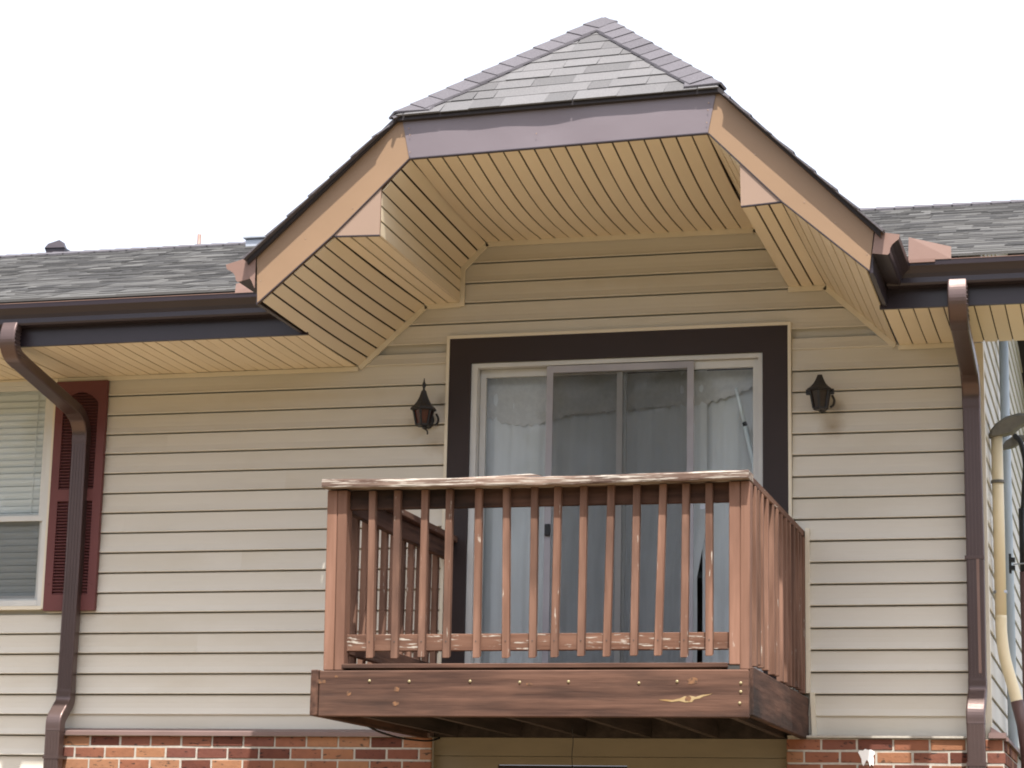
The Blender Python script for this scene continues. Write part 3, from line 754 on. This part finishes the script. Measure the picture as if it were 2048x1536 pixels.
v, f = tube([(1.755,.092,3.71),(1.846,.09,3.30),(1.848,.09,2.14)], .0145, 8); obj('lower_tube', v, f, 'pole', PT, smooth=True)

# ------------------------------------------------------------------ window with blinds and shutter, far left
wm = MB(); x0, x1, z0, z1 = -3.72, -2.725, 2.665, 4.128
wm.box(x0, x0+.03, -.036, .04, z0, z1); wm.box(x1-.03, x1, -.036, .04, z0, z1); wm.box(x0+.03, x1-.03, -.036, .04, z1-.03, z1); wm.box(x0+.03, x1-.03, -.040, .04, z0, z0+.035)
WN = wm.build('window', 'white', B)
wt = MB(); wt.box(x1, x1+.022, -.040, -.012, z0-.02, z1+.01); wt.box(x0-.022, x0, -.040, -.012, z0-.02, z1+.01); wt.box(x0, x1, -.040, -.012, z0-.024, z0-.001)
wt.build('sill_trim', 'trimcream', WN)
def wsash(y0, y1, za, zb):
    m = MB(); a, b_ = x0+.031, x1-.031
    m.box(a, a+.034, y0, y1, za, zb); m.box(b_-.034, b_, y0, y1, za, zb); m.box(a+.034, b_-.034, y0, y1, zb-.03, zb); m.box(a+.034, b_-.034, y0, y1, za, za+.034)
    m.build('sash', 'white', WN)
    obj('pane', [(a+.03,(y0+y1)/2,za+.03),(b_-.03,(y0+y1)/2,za+.03),(b_-.03,(y0+y1)/2,zb-.028),(a+.03,(y0+y1)/2,zb-.028)], [(0,1,2,3)], 'glass', WN)
wsash(.002, .024, z0+.036, 3.262); wsash(-.022, 0., 3.212, z1-.031)
obj('screen_mesh', [(x0+.06,-.012,z0+.05),(x1-.06,-.012,z0+.05),(x1-.06,-.012,3.215),(x0+.06,-.012,3.215)], [(0,1,2,3)], 'screen', WN)
BT = thing('window_blind', 'pale slatted blind lowered inside the window beside the burgundy shutter', 'blind', (-3.22, .06, 2.70))
box('head_rail', -3.66, -2.765, .035, .075, 4.05, 4.10, 'blind', BT)
pr = None; z = 4.03
while z > 2.72:
    if pr is None:
        m = MB(); m.add([(-3.66,.052,-.020),(-2.765,.052,-.020),(-2.765,.044,.002),(-3.66,.044,.002),(-2.765,.040,.020),(-3.66,.040,.020),
                         (-3.66,.0535,-.020),(-2.765,.0535,-.020),(-2.765,.0455,.002),(-3.66,.0455,.002),(-2.765,.0415,.020),(-3.66,.0415,.020)],
              [(0,1,2,3),(3,2,4,5),(7,6,9,8),(8,9,11,10),(0,6,7,1),(5,4,10,11)])
        me = bpy.data.meshes.new('slat'); bb = base_of(BT)
        me.from_pydata([(a-bb.x, b_-bb.y, c) for a, b_, c in m.v], [], m.f); me.materials.append(MAT['blind'])
        pr = bpy.data.objects.new('slat', me); COL.objects.link(pr); o = pr
    else:
        o = pr.copy(); COL.objects.link(o)
    o.parent = BT; o.location = (0, 0, z-2.70+R(-.001, .001)); o.rotation_euler = (R(-.04, .04), R(-.0015, .0015), 0)
    z -= .043
v, f = tube([(-2.87,.036,4.05),(-2.875,.036,3.25)], .003, 6); obj('cord', v, f, 'blind', BT)

SHX0, SHX1, SZ0, SZ1 = -2.704, -2.350, 2.632, 4.112
sm = MB(); y0, y1 = -.052, -.019
sm.box(SHX0, SHX0+.055, y0, y1, SZ0, SZ1); sm.box(SHX1-.055, SHX1, y0, y1, SZ0, SZ1)
sm.box(SHX0+.055, SHX1-.055, y0, y1, SZ0, SZ0+.10); sm.box(SHX0+.055, SHX1-.055, y0, y1, SZ1-.075, SZ1); sm.box(SHX0+.055, SHX1-.055, y0, y1, 3.33, 3.405)
# arched head
xa, xb = SHX0+.055, SHX1-.055; n = 12; v = []; f = []
for i in range(n+1):
    x = xa+(xb-xa)*i/n; h = .07*(1-(abs(2*i/n-1))**2.2)
    for y in (y0, y1): v += [(x, y, SZ1-.145+h), (x, y, SZ1-.074)]
for i in range(n):
    a = i*4; f += [(a,a+4,a+5,a+1), (a+2,a+3,a+7,a+6), (a,a+2,a+6,a+4)]
sm.add(v, f)
SHT = sm.build('shutter', 'burgundy', B)
box('shutter_back', xa-.003, xb+.003, -.026, -.0195, SZ0+.06, SZ1-.05, 'burgundy', SHT)
pr = None
for za, zb in ((SZ0+.106, 3.325), (3.412, SZ1-.085)):
    z = za
    while z < zb:
        if pr is None:
            m = MB(); m.add([(xa,-.049,-.004),(xb,-.049,-.004),(xb,-.049,-.001),(xa,-.049,-.001),(xa,-.027,.014),(xb,-.027,.014),(xb,-.027,.010),(xa,-.027,.010)],
                            [(0,1,2,3),(3,2,5,4),(0,7,6,1)])
            me = bpy.data.meshes.new('louvre'); bb = base_of(SHT)
            me.from_pydata([(a-bb.x, b_-bb.y, c) for a, b_, c in m.v], [], m.f); me.materials.append(MAT['burgundy'])
            o = pr = bpy.data.objects.new('louvre', me); COL.objects.link(o)
        else: o = pr.copy(); COL.objects.link(o)
        o.parent = SHT; o.location = (0, 0, z-GZ); z += .0197
for sx in (SHX0+.027, SHX1-.027):
    v, f = lathe([(.006, 0), (.005, .002)], (0,0,0), 8); obj('screw', [(sx+a, -.052-c, 2.80+b_) for a, b_, c in v], f, 'burgundy', SHT)

# ------------------------------------------------------------------ downspouts (things)
PROF = []
for (u_, v_) in ((-.052,-.037),(.052,-.037),(.052,.037),(-.052,.037)):
    PROF.append((u_, v_))
def rprof(a, b_, r=.010):
    pts = []
    for cx_, cy_, s in ((a-r,b_-r,0),(-a+r,b_-r,1),(-a+r,-b_+r,2),(a-r,-b_+r,3)):
        for k in range(4):
            th = math.pi/2*(s+k/3); pts.append((cx_+r*math.cos(th), cy_+r*math.sin(th)))
    return pts
def corrug(path, n):      # ribbed elbow: alternate thickness
    return curve_pts(path, n)
def spout(label, xt, xb, bottom, zel):
    T = thing('downspout', label, 'downspout', (xb, -.08, GZ), 'brown downspouts on the front wall')
    P1 = rprof(.050, .036); P2 = rprof(.0515, .0375)
    yT = -1.022
    # upper elbow, ribbed
    path = curve_pts([(xt,yT,4.246),(xt,yT-.022,4.19),(xt,yT-.020,4.13),(xt,yT+.03,4.075),(xt+(xb-xt)*.12,yT+.12,4.045)], 5)
    v, f = sweep(path, P2, (1,0,0)); obj('elbow', v, f, 'spout', T, smooth=False)
    rb = MB()
    for p in path[3:-3:2]:
        v, f = lathe([(.001,0)], (0,0,0), 3)
        rb.box(p.x+.048, p.x+.0555, p.y-.035, p.y+.035, p.z-.0035, p.z+.0035)
    rb.build('crimp', 'spout', T)
    zl = zel
    path = [(xt+(xb-xt)*.1,yT+.105,4.050),(xb-(xb-xt)*.08,-.19,zl+.06)]
    v, f = sweep(path, P1, (1,0,0)); obj('sloping_pipe', v, f, 'spout', T)
    path = curve_pts([(xb-(xb-xt)*.1,-.21,zl+.066),(xb,-.13,zl+.02),(xb,-.082,zl-.05),(xb,-.075,zl-.14)], 5)
    v, f = sweep(path, P2, (1,0,0)); obj('elbow', v, f, 'spout', T)
    zk_ = bottom
    v, f = sweep([(xb,-.075,zl-.12),(xb+.004,-.075,(zl+zk_)/2),(xb,-.075,zk_+.10)], P1, (1,0,0)); obj('pipe', v, f, 'spout', T)
    path = curve_pts([(xb,-.075,zk_+.13),(xb,-.080,zk_+.06),(xb-.004,-.125,zk_+.0),(xb-.008,-.172,zk_-.06),(xb-.008,-.180,zk_-.13)], 6)
    v, f = sweep(path, P2, (1,0,0)); obj('elbow', v, f, 'spout', T)
    v, f = sweep([(xb-.008,-.180,zk_-.11),(xb-.008,-.180,GZ+.10)], P1, (1,0,0)); obj('pipe', v, f, 'spout', T)
    rb = MB()
    for dx in (-.03, -.01, .01, .03):
        rb.box(xb-.008+dx-.003, xb-.008+dx+.003, -.2185, -.2155, GZ+.2, zk_-.13)
        rb.box(xb+dx-.003, xb+dx+.003, -.1135, -.1105, zk_+.14, zl-.15)
    rb.build('rib', 'spout', T)
    box('strap', xb-.062, xb+.046, -.219, -.10, 1.70, 1.722, 'spout', T)
    return T
DL = spout('brown downspout crossing the burgundy shutter beside the window', -2.534, -2.497, 2.00, 3.83)
DR = spout('brown downspout at the building corner beside the cream pipe', 3.098, 3.098, 2.06, 3.88)
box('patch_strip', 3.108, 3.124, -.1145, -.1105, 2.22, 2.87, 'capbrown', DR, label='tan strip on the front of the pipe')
m = MB(); m.box(3.044, 3.152, -.117, -.033, 2.865, 2.885); m.build('coupling', 'spout', DR)

# ------------------------------------------------------------------ balcony
BA = thing('balcony', 'weathered brown wooden balcony with slatted railing below the hipped gable', 'balcony', (1, 0, 1.85))
YF = -2.05
DZ = 2.075
def slope(name, pts8, mat, bv=.004):
    m = MB(); m.add(pts8, [(0,3,2,1),(4,5,6,7),(0,1,5,4),(1,2,6,5),(2,3,7,6),(3,0,4,7)])
    o = m.build(name, mat, BA); bevel(o, bv); return o
fb = box('front_beam', -.110, 2.121, YF, YF+.038, 1.838, 2.073, 'wood_x', BA, bv=.005)
box('side_beam', -.156, -.114, YF-.002, -.002, 1.842, 2.078, 'wood_y', BA, bv=.005)
box('side_beam', 2.096, 2.138, YF+.0385, -.002, 1.850, 2.090, 'wood_y', BA, bv=.005)
box('ledger', -.112, 2.094, -.040, -.002, 1.855, 2.07, 'wood_old', BA)
for i in range(7):
    x = .03+i*.392
    if x > 2.08: continue
    box('joist', x-.019, x+.019, YF+.0395, -.0415, 1.858, 2.072, 'wood_old', BA)
y = YF-.006
i = 0
while y < -.05:
    e = min(y+.138, -.004)
    box('deck_board', (.004 if i == 0 else -.112), (2.016 if i == 0 else 2.094), (y+.018 if i == 0 else y), e, 2.0835+R(0,.002), 2.108+R(0, .002), 'wood_x', BA, bv=.003); y += .144; i += 1
# knots, bolts and the bare streak on the front beam
def blob(name, x, z, rx, rz, mat, n=11, y=YF-.0012):
    pts = []
    for i in range(n):
        a = 2*math.pi*i/n; k = 1+R(-.25, .25); pts.append((x+rx*k*math.cos(a), z+rz*k*math.sin(a)))
    prism_y(name, pts, y, y+.004, mat, fb)
# positions from beam-local fractions
def bx_(px): return -.156+(px-622)/(1497-622)*(2.121+.156)
def bz_(pz): return 2.072-(pz-1340)/(1434-1340)*.236
for px, pz, rx, rz in ((645,1362,.022,.012),(703,1386,.014,.012),(676,1352,.010,.006),(802,1378,.016,.012),(800,1407,.018,.010),(1390,1362,.028,.016),(1070,1368,.016,.006)):
    blob('knot', bx_(px), bz_(pz), rx, rz, 'knot')
sp = [(1324,1399),(1338,1398),(1352,1399),(1366,1396),(1374,1392),(1386,1391),(1396,1393),(1409,1389),(1421,1388),(1429,1386),(1420,1390),(1411,1392),(1404,1396),(1393,1398),(1389,1403),(1376,1404),(1364,1401),(1350,1403),(1337,1401)]
prism_y('bare_streak', [(bx_(a), bz_(b_)) for a, b_ in sp], YF-.0012, YF+.003, 'streak', fb)
blob('knot', bx_(1381), bz_(1396), .014, .014, 'knot', y=YF-.002)
for px, pz in ((745,1361),(827,1362),(951,1362),(1051,1364),(1148,1363),(1286,1366),(1360,1363),(1482,1366),(1482,1383),(1480,1405)):
    v, f = lathe([(.0078,0),(.007,.003),(.003,.005)], (0,0,0), 9)
    obj('bolt', [(bx_(px)+a, YF-.0005-c, bz_(pz)+b_) for a, b_, c in v], f, 'brass', fb)
# posts (doubled boards at the corners)
def post(x0, x1, y0, y1, z0, z1, mat='wood_z', dx=0):
    m = MB(); m.add([(x0+dx,y0,z0),(x1+dx,y0,z0),(x1+dx,y1,z0),(x0+dx,y1,z0),(x0,y0,z1),(x1,y0,z1),(x1,y1,z1),(x0,y1,z1)],
                    [(0,3,2,1),(4,5,6,7),(0,1,5,4),(1,2,6,5),(2,3,7,6),(3,0,4,7)])
    o = m.build('post', mat, BA); bevel(o, .004); return o
post(-.108, -.053, -2.034, -1.945, 2.075, 3.016, dx=.012)
post(-.051, .001, -2.034, -1.945, 2.075, 3.016, dx=.014)
post(2.020, 2.077, -2.034, -1.945, 2.098, 3.014, dx=.0)
post(2.080, 2.127, -2.036, -1.945, 2.074, 3.014, dx=-.006)
box('post_block', 2.012, 2.078, -2.030, -1.95, 2.076, 2.097, 'dark', BA)
# handrail caps; the front one bows and is frayed
v = []; f = []; NX = 40
for i in range(NX+1):
    t = i/NX; x = -.122+2.250*t; dz = -.012*math.sin(math.pi*t)-.006*t+R(-.0012,.0012)
    for yy, zz in ((-2.088,3.026),(-1.935,3.026),(-1.935,3.067),(-2.085,3.068),(-2.089,3.060),(-2.090,3.034)):
        v.append((x, yy+R(-.001,.001), zz+dz+R(-.0008,.0008)))
for i in range(NX):
    for q in range(6): f.append((i*6+q, i*6+(q+1) % 6, i*6+6+(q+1) % 6, i*6+6+q))
f += [tuple(range(5,-1,-1)), tuple(range(NX*6, NX*6+6))]
HR = obj('handrail', v, f, 'wood_cap', BA)
obj('splinter', [(.36,-2.072,3.052),(1.05,-2.070,3.058),(1.06,-2.068,3.060),(1.07,-2.060,3.062),(.36,-2.03,3.058),(.80,-2.060,3.066),(1.00,-2.064,3.073),(.5,-2.02,3.06)], [(0,1,5),(1,6,5),(0,5,4),(5,6,3,7),(1,2,6)], 'wood_cap', HR)
box('handrail', -.122, .016, -1.933, -.004, 3.022, 3.060, 'wood_capy', BA, bv=.004)
box('handrail', 2.030, 2.122, -1.933, -.004, 3.020, 3.058, 'wood_capy', BA, bv=.004)
# rails
box('top_rail', .003, 2.018, -1.985, -1.947, 2.918, 3.018, 'wood_x', BA, bv=.003)
box('bottom_rail', .005, 2.018, -1.985, -1.947, 2.178, 2.264, 'wood_rail', BA, bv=.003)
box('side_top_rail', -.062, -.024, -1.942, -.004, 2.915, 3.018, 'wood_y', BA, bv=.003)
box('side_bottom_rail', -.062, -.024, -1.942, -.004, 2.175, 2.262, 'wood_y', BA, bv=.003)
box('side_top_rail', 2.055, 2.090, -1.942, -.004, 2.915, 3.016, 'wood_y', BA, bv=.003)
box('side_bottom_rail', 2.055, 2.090, -1.942, -.004, 2.175, 2.262, 'wood_y', BA, bv=.003)
def baluster(xt, yt, xb_, yb, z0, z1, cut=.0):
    h = .0185
    m = MB(); m.add([(xb_-h,yb-h,z0),(xb_+h,yb-h,z0),(xb_+h,yb+h,z0-cut),(xb_-h,yb+h,z0-cut),(xt-h,yt-h,z1),(xt+h,yt-h,z1),(xt+h,yt+h,z1),(xt-h,yt+h,z1)],
                    [(0,3,2,1),(4,5,6,7),(0,1,5,4),(1,2,6,5),(2,3,7,6),(3,0,4,7)])
    o = m.build('baluster', 'wood_bal', BA); bevel(o, .003)
    for zz in (2.22, 2.965):
        t = (zz-z0)/(z1-z0); x = xb_+(xt-xb_)*t
    return o
BTX = [.135,.272,.422,.555,.712,.860,1.010,1.133,1.269,1.412,1.545,1.681,1.798,1.916]
BBX = [.147,.282,.427,.558,.717,.874,1.014,1.127,1.265,1.397,1.536,1.658,1.792,1.919]
for a, b_ in zip(BTX, BBX):
    baluster(a, -2.0035, b_+R(-.002,.002), -2.0035, 2.138+R(-.006,.006), 3.012, -.012)
    v, f = lathe([(.0035,0),(.003,.0012)], (0,0,0), 6)
    obj('nail', [(b_+(a-b_)*.1+p, -2.0235-r_, 2.222+q) for p, q, r_ in v], f, 'dark', BA)
ys = [-1.80,-1.635,-1.465,-1.30,-1.14,-.965,-.80,-.64,-.47,-.31,-.15]
for y in ys: baluster(-.0815+R(-.003,.003), y+R(-.008,.008), -.0815+R(-.004,.004), y+R(-.008,.008), 2.115+R(-.005,.01), 3.018, 0)
ys = [-1.84,-1.72,-1.60,-1.44,-1.24,-1.10,-.94,-.78,-.63,-.48,-.33,-.19,-.06]
for y in ys: baluster(2.1095+R(-.003,.003), y+R(-.006,.006), 2.1095+R(-.003,.003), y+R(-.006,.006), 2.112+R(-.01,.012), 3.016, 0)
for x0_, x1_, za, zb in ((2.128, 2.152, 2.115, 3.07), (2.150, 2.176, 1.868, 2.118)):
    prism_y('trim_strip', [(x0_+(.010 if za < 2 else 0), za), (x1_+(.010 if za < 2 else 0), za), (x1_, zb), (x0_, zb)], -.046, -.0185, 'trimcream', B)

# cable under the balcony
CB = thing('cable', 'thin black cable sagging along the underside of the balcony near the brick wall', 'cable', (.0, -1.0, 1.83))
v, f = tube(curve_pts([(-.13,-1.2,1.846),(-.13,-.95,1.825),(-.12,-.6,1.813),(-.09,-.2,1.822),(-.06,-.05,1.846)], 6), .006, 6); obj('strand', v, f, 'rubber', CB, smooth=True)
CB2 = thing('cable', 'hair thin wire hanging straight below the balcony joists in front of the entrance', 'cable', (1, -1.0, 1.5))
v, f = tube(curve_pts([(.985,-1.02,1.86),(.99,-1.01,1.78),(.982,-1.0,1.70),(.99,-1.0,1.60)], 5), .0022, 5); obj('strand', v, f, 'rubber', CB2, smooth=True)

# ------------------------------------------------------------------ wall lanterns
def lantern(x, z0, zr, pane, finial, label, ztop):
    # z0 cage bottom, zr roof rim height
    c = (x, -.125, 0)
    T = thing('wall_lantern', label, 'wall lantern', (x, -.125, z0), 'lanterns either side of the sliding door')
    h = zr-z0
    v, f = lathe([(.040,z0),(.044,z0+.004),(.046,z0+.014)], (x,-.125,0), 6, .5); obj('base_ring', v, f, 'iron', T)
    v, f = lathe([(.038,z0+.012),(.058,zr-.002)], (x,-.125,0), 6, .5); obj('pane', v, f, pane, T)
    cg = MB()
    for i in range(6):
        a = 2*math.pi*(i+.5)/6
        p = (x+.042*math.cos(a), -.125+.042*math.sin(a), z0+.008); q = (x+.064*math.cos(a), -.125+.064*math.sin(a), zr)
        v, f = tube([p, q], .0075, 5); cg.add(v, f)
    cg.build('cage', 'iron', T)
    k = .0
    rp = [(.074,zr-.012),(.083,zr-.008),(.080,zr+.002),(.060,zr+.020),(.043,zr+.042),(.030,zr+.068),(.021,zr+.092),(.015,zr+.112)]
    if not finial: rp = [(r_*1.0, zr+(z-zr)*.80) for r_, z in rp]
    v, f = lathe(rp, (x,-.125,0), 6, .5); obj('lantern_roof', v, f, 'iron', T)
    if finial:
        v, f = lathe([(.015,zr+.110),(.008,zr+.118),(.007,zr+.128),(.014,zr+.146),(.013,zr+.152),(.006,zr+.168),(.002,zr+.192)], (x,-.125,0), 8); obj('finial', v, f, 'iron', T, smooth=True)
        v, f = tube(curve_pts([(x+.012,-.125,z0),(x+.010,-.125,z0-.014),(x+.022,-.125,z0-.022),(x+.030,-.125,z0-.034),(x+.030,-.125,z0-.050)], 5), .005, 6); obj('hook', v, f, 'iron', T, smooth=True)
        v, f = lathe([(.010,z0-.016),(.016,z0-.010),(.016,z0),(.010,z0+.002)], (x+.010,-.125,0), 8); obj('knob', v, f, 'iron', T, smooth=True)
    else:
        for sx in (-1, 1):
            box('roof_ear', x+sx*.070-.012, x+sx*.070+.012, -.137, -.113, zr-.028, zr+.004, 'iron', T, bv=.003)
    # back plate and scroll arm
    v, f = lathe([(.040,0),(.040,.012),(.030,.018)], (0,0,0), 12); obj('back_plate', [(x+.0+a, -.018-c_, z0+.055+b_*1.3) for a, b_, c_ in v], f, 'iron', T)
    v, f = tube(curve_pts([(x,-.03,z0+.06),(x+.012,-.045,z0+.02),(x+.005,-.09,z0-.004),(x,-.120,z0+.004)], 6), .008, 6); obj('arm', v, f, 'iron', T, smooth=True)
    v, f = tube(curve_pts([(x+.062,-.06,zr-.02),(x+.074,-.05,zr-.05),(x+.066,-.045,zr-.078),(x+.050,-.05,zr-.09)], 5), .007, 6); obj('scroll', v, f, 'iron', T, smooth=True)
    return T
lantern(-.196, 3.728, 3.838, 'amber', True, 'black wall lantern with pointed finial and amber panes, left of the sliding door', 4.03)
lantern(2.232, 3.752, 3.872, 'ochre', False, 'black wall lantern missing its finial, on the siding nearer the corner downspout', 3.98)

# ------------------------------------------------------------------ pipes and service heads on the side wall
CP = thing('service_pipe', 'cream service mast pipe with a grey hooded weatherhead on the side wall', 'pipe', (3.20, .45, GZ))
v, f = tube([(3.205,.52,3.70),(3.205,.50,2.60)], .034, 14); obj('pipe', v, f, 'pvc', CP, smooth=True)
v, f = tube(curve_pts([(3.205,.50,2.61),(3.206,.50,2.50),(3.222,.50,2.36),(3.262,.50,2.20),(3.286,.50,2.10)], 6), .034, 14); obj('pipe_bend', v, f, 'pvc', CP, smooth=True)
v, f = tube([(3.284,.50,2.11),(3.316,.50,1.97),(3.335,.50,1.80),(3.34,.50,GZ)], .037, 12); obj('lower_pipe', v, f, 'pipebrown', CP, smooth=True)
for zz in (3.40, 2.74):
    v, f = lathe([(.038,zz),(.040,zz+.003),(.040,zz+.016),(.038,zz+.019)], (3.205,.51,0), 14); obj('clamp', v, f, 'galv' if zz < 3 else 'hood', CP)
def head(T, c, s):
    x, y, z = c; m = []
    prof = [(-.115,-.030),(-.105,.000),(-.07,.045),(-.01,.085),(.07,.105),(.16,.10),(.17,.07),(.08,.03),(.03,-.012),(-.02,-.026),(-.10,-.040)]
    n = len(prof); v = []; 
    for yy, k in ((-.055,.82),(-.035,1),(.035,1),(.055,.82)):
        v += [(x+a*s*k, y+yy*s, z+b_*s*k) for a, b_ in prof]
    f = [tuple(range(n-1,-1,-1)), tuple(range(3*n, 4*n))]
    for q in range(3):
        for i in range(n): f.append((q*n+i, q*n+(i+1) % n, (q+1)*n+(i+1) % n, (q+1)*n+i))
    obj('weatherhead', v, f, 'hood', T)
head(CP, (3.272, .52, 3.715), 1.0)
GP = thing('service_pipe', 'slim grey service pipe with a small weatherhead behind the cream pipe', 'pipe', (3.20, 1.55, GZ))
v, f = tube([(3.205,1.62,4.75),(3.205,1.58,3.3),(3.205,1.55,GZ)], .030, 12); obj('pipe', v, f, 'greypipe', GP, smooth=True)
head(GP, (3.255, 1.45, 3.80), .62)
IN = thing('service_bracket', 'black insulator bracket fixed between the cream and grey pipes', 'bracket', (3.235, 1.2, 2.95))
m = MB(); m.box(3.225, 3.262, 1.17, 1.23, 3.02, 3.045); m.box(3.225, 3.262, 1.17, 1.23, 2.97, 2.995); m.box(3.225, 3.24, 1.18, 1.22, 2.95, 3.07); m.build('body', 'black', IN)
v, f = tube([(3.25,1.2,3.005),(3.6,1.1,3.02),(4.6,.6,3.2)], .004, 6); obj('guy_wire', v, f, 'galv', IN)
DC = thing('service_cable', 'thick black service cable dropping beside the grey pipe into a brown conduit', 'cable', (3.3, 1.2, GZ))
v, f = tube(curve_pts([(3.27,1.42,3.86),(3.31,1.35,3.80),(3.335,1.3,3.66),(3.325,1.3,3.5),(3.31,1.3,3.25),(3.31,1.3,2.9)], 6), .016, 8); obj('strand', v, f, 'rubber', DC, smooth=True)
v, f = tube(curve_pts([(3.36,.56,3.80),(3.40,.7,3.72),(3.36,1.0,3.62),(3.34,1.25,3.5)], 6), .013, 8); obj('strand', v, f, 'rubber', DC, smooth=True)
v, f = tube([(3.31,1.3,3.37),(3.31,1.3,2.95)], .024, 10); obj('sleeve', v, f, 'black', DC, smooth=True)
v, f = tube([(3.31,1.3,2.97),(3.31,1.3,GZ)], .027, 10); obj('conduit', v, f, 'pipebrown', DC, smooth=True)

# ------------------------------------------------------------------ roof pieces
RVN = thing('roof_vent', 'dark hooded roof vent peeping over the ridge at the far left', 'roof vent', (-4.5, 3.5, 5.86))
obj('hood', [(-4.61,3.35,6.035),(-4.43,3.35,6.03),(-4.45,3.55,5.86),(-4.61,3.55,5.86),(-4.59,3.37,6.075),(-4.50,3.39,6.108),(-4.455,3.40,6.08),(-4.42,3.6,5.85)],
    [(0,1,6,5,4),(0,4,3),(4,5,2,3),(5,6,7,2),(6,1,7)], 'gutter', RVN)
box('collar', -4.60, -4.43, 3.36, 3.56, 5.83, 6.03, 'gutter', RVN)
VP = thing('vent_pipe', 'thin pinkish vent pipe standing up behind the roof ridge', 'vent pipe', (-3.345, 3.6, 5.8))
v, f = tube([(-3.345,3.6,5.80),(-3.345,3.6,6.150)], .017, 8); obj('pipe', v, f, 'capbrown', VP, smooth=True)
v, f = lathe([(.06,5.84),(.025,5.92)], (-3.345,3.6,0), 10); obj('flashing', v, f, 'galv', VP)
MV = thing('roof_vent', 'pale grey metal roof vent beside the gable slope', 'roof vent', (-2.62, 3.0, 5.8))
box('housing', -2.66, -2.48, 2.92, 3.10, 5.72, 5.885, 'galv', MV, bv=.008)
box('cap', -2.675, -2.465, 2.90, 3.12, 5.887, 5.915, 'galv', MV, bv=.006)
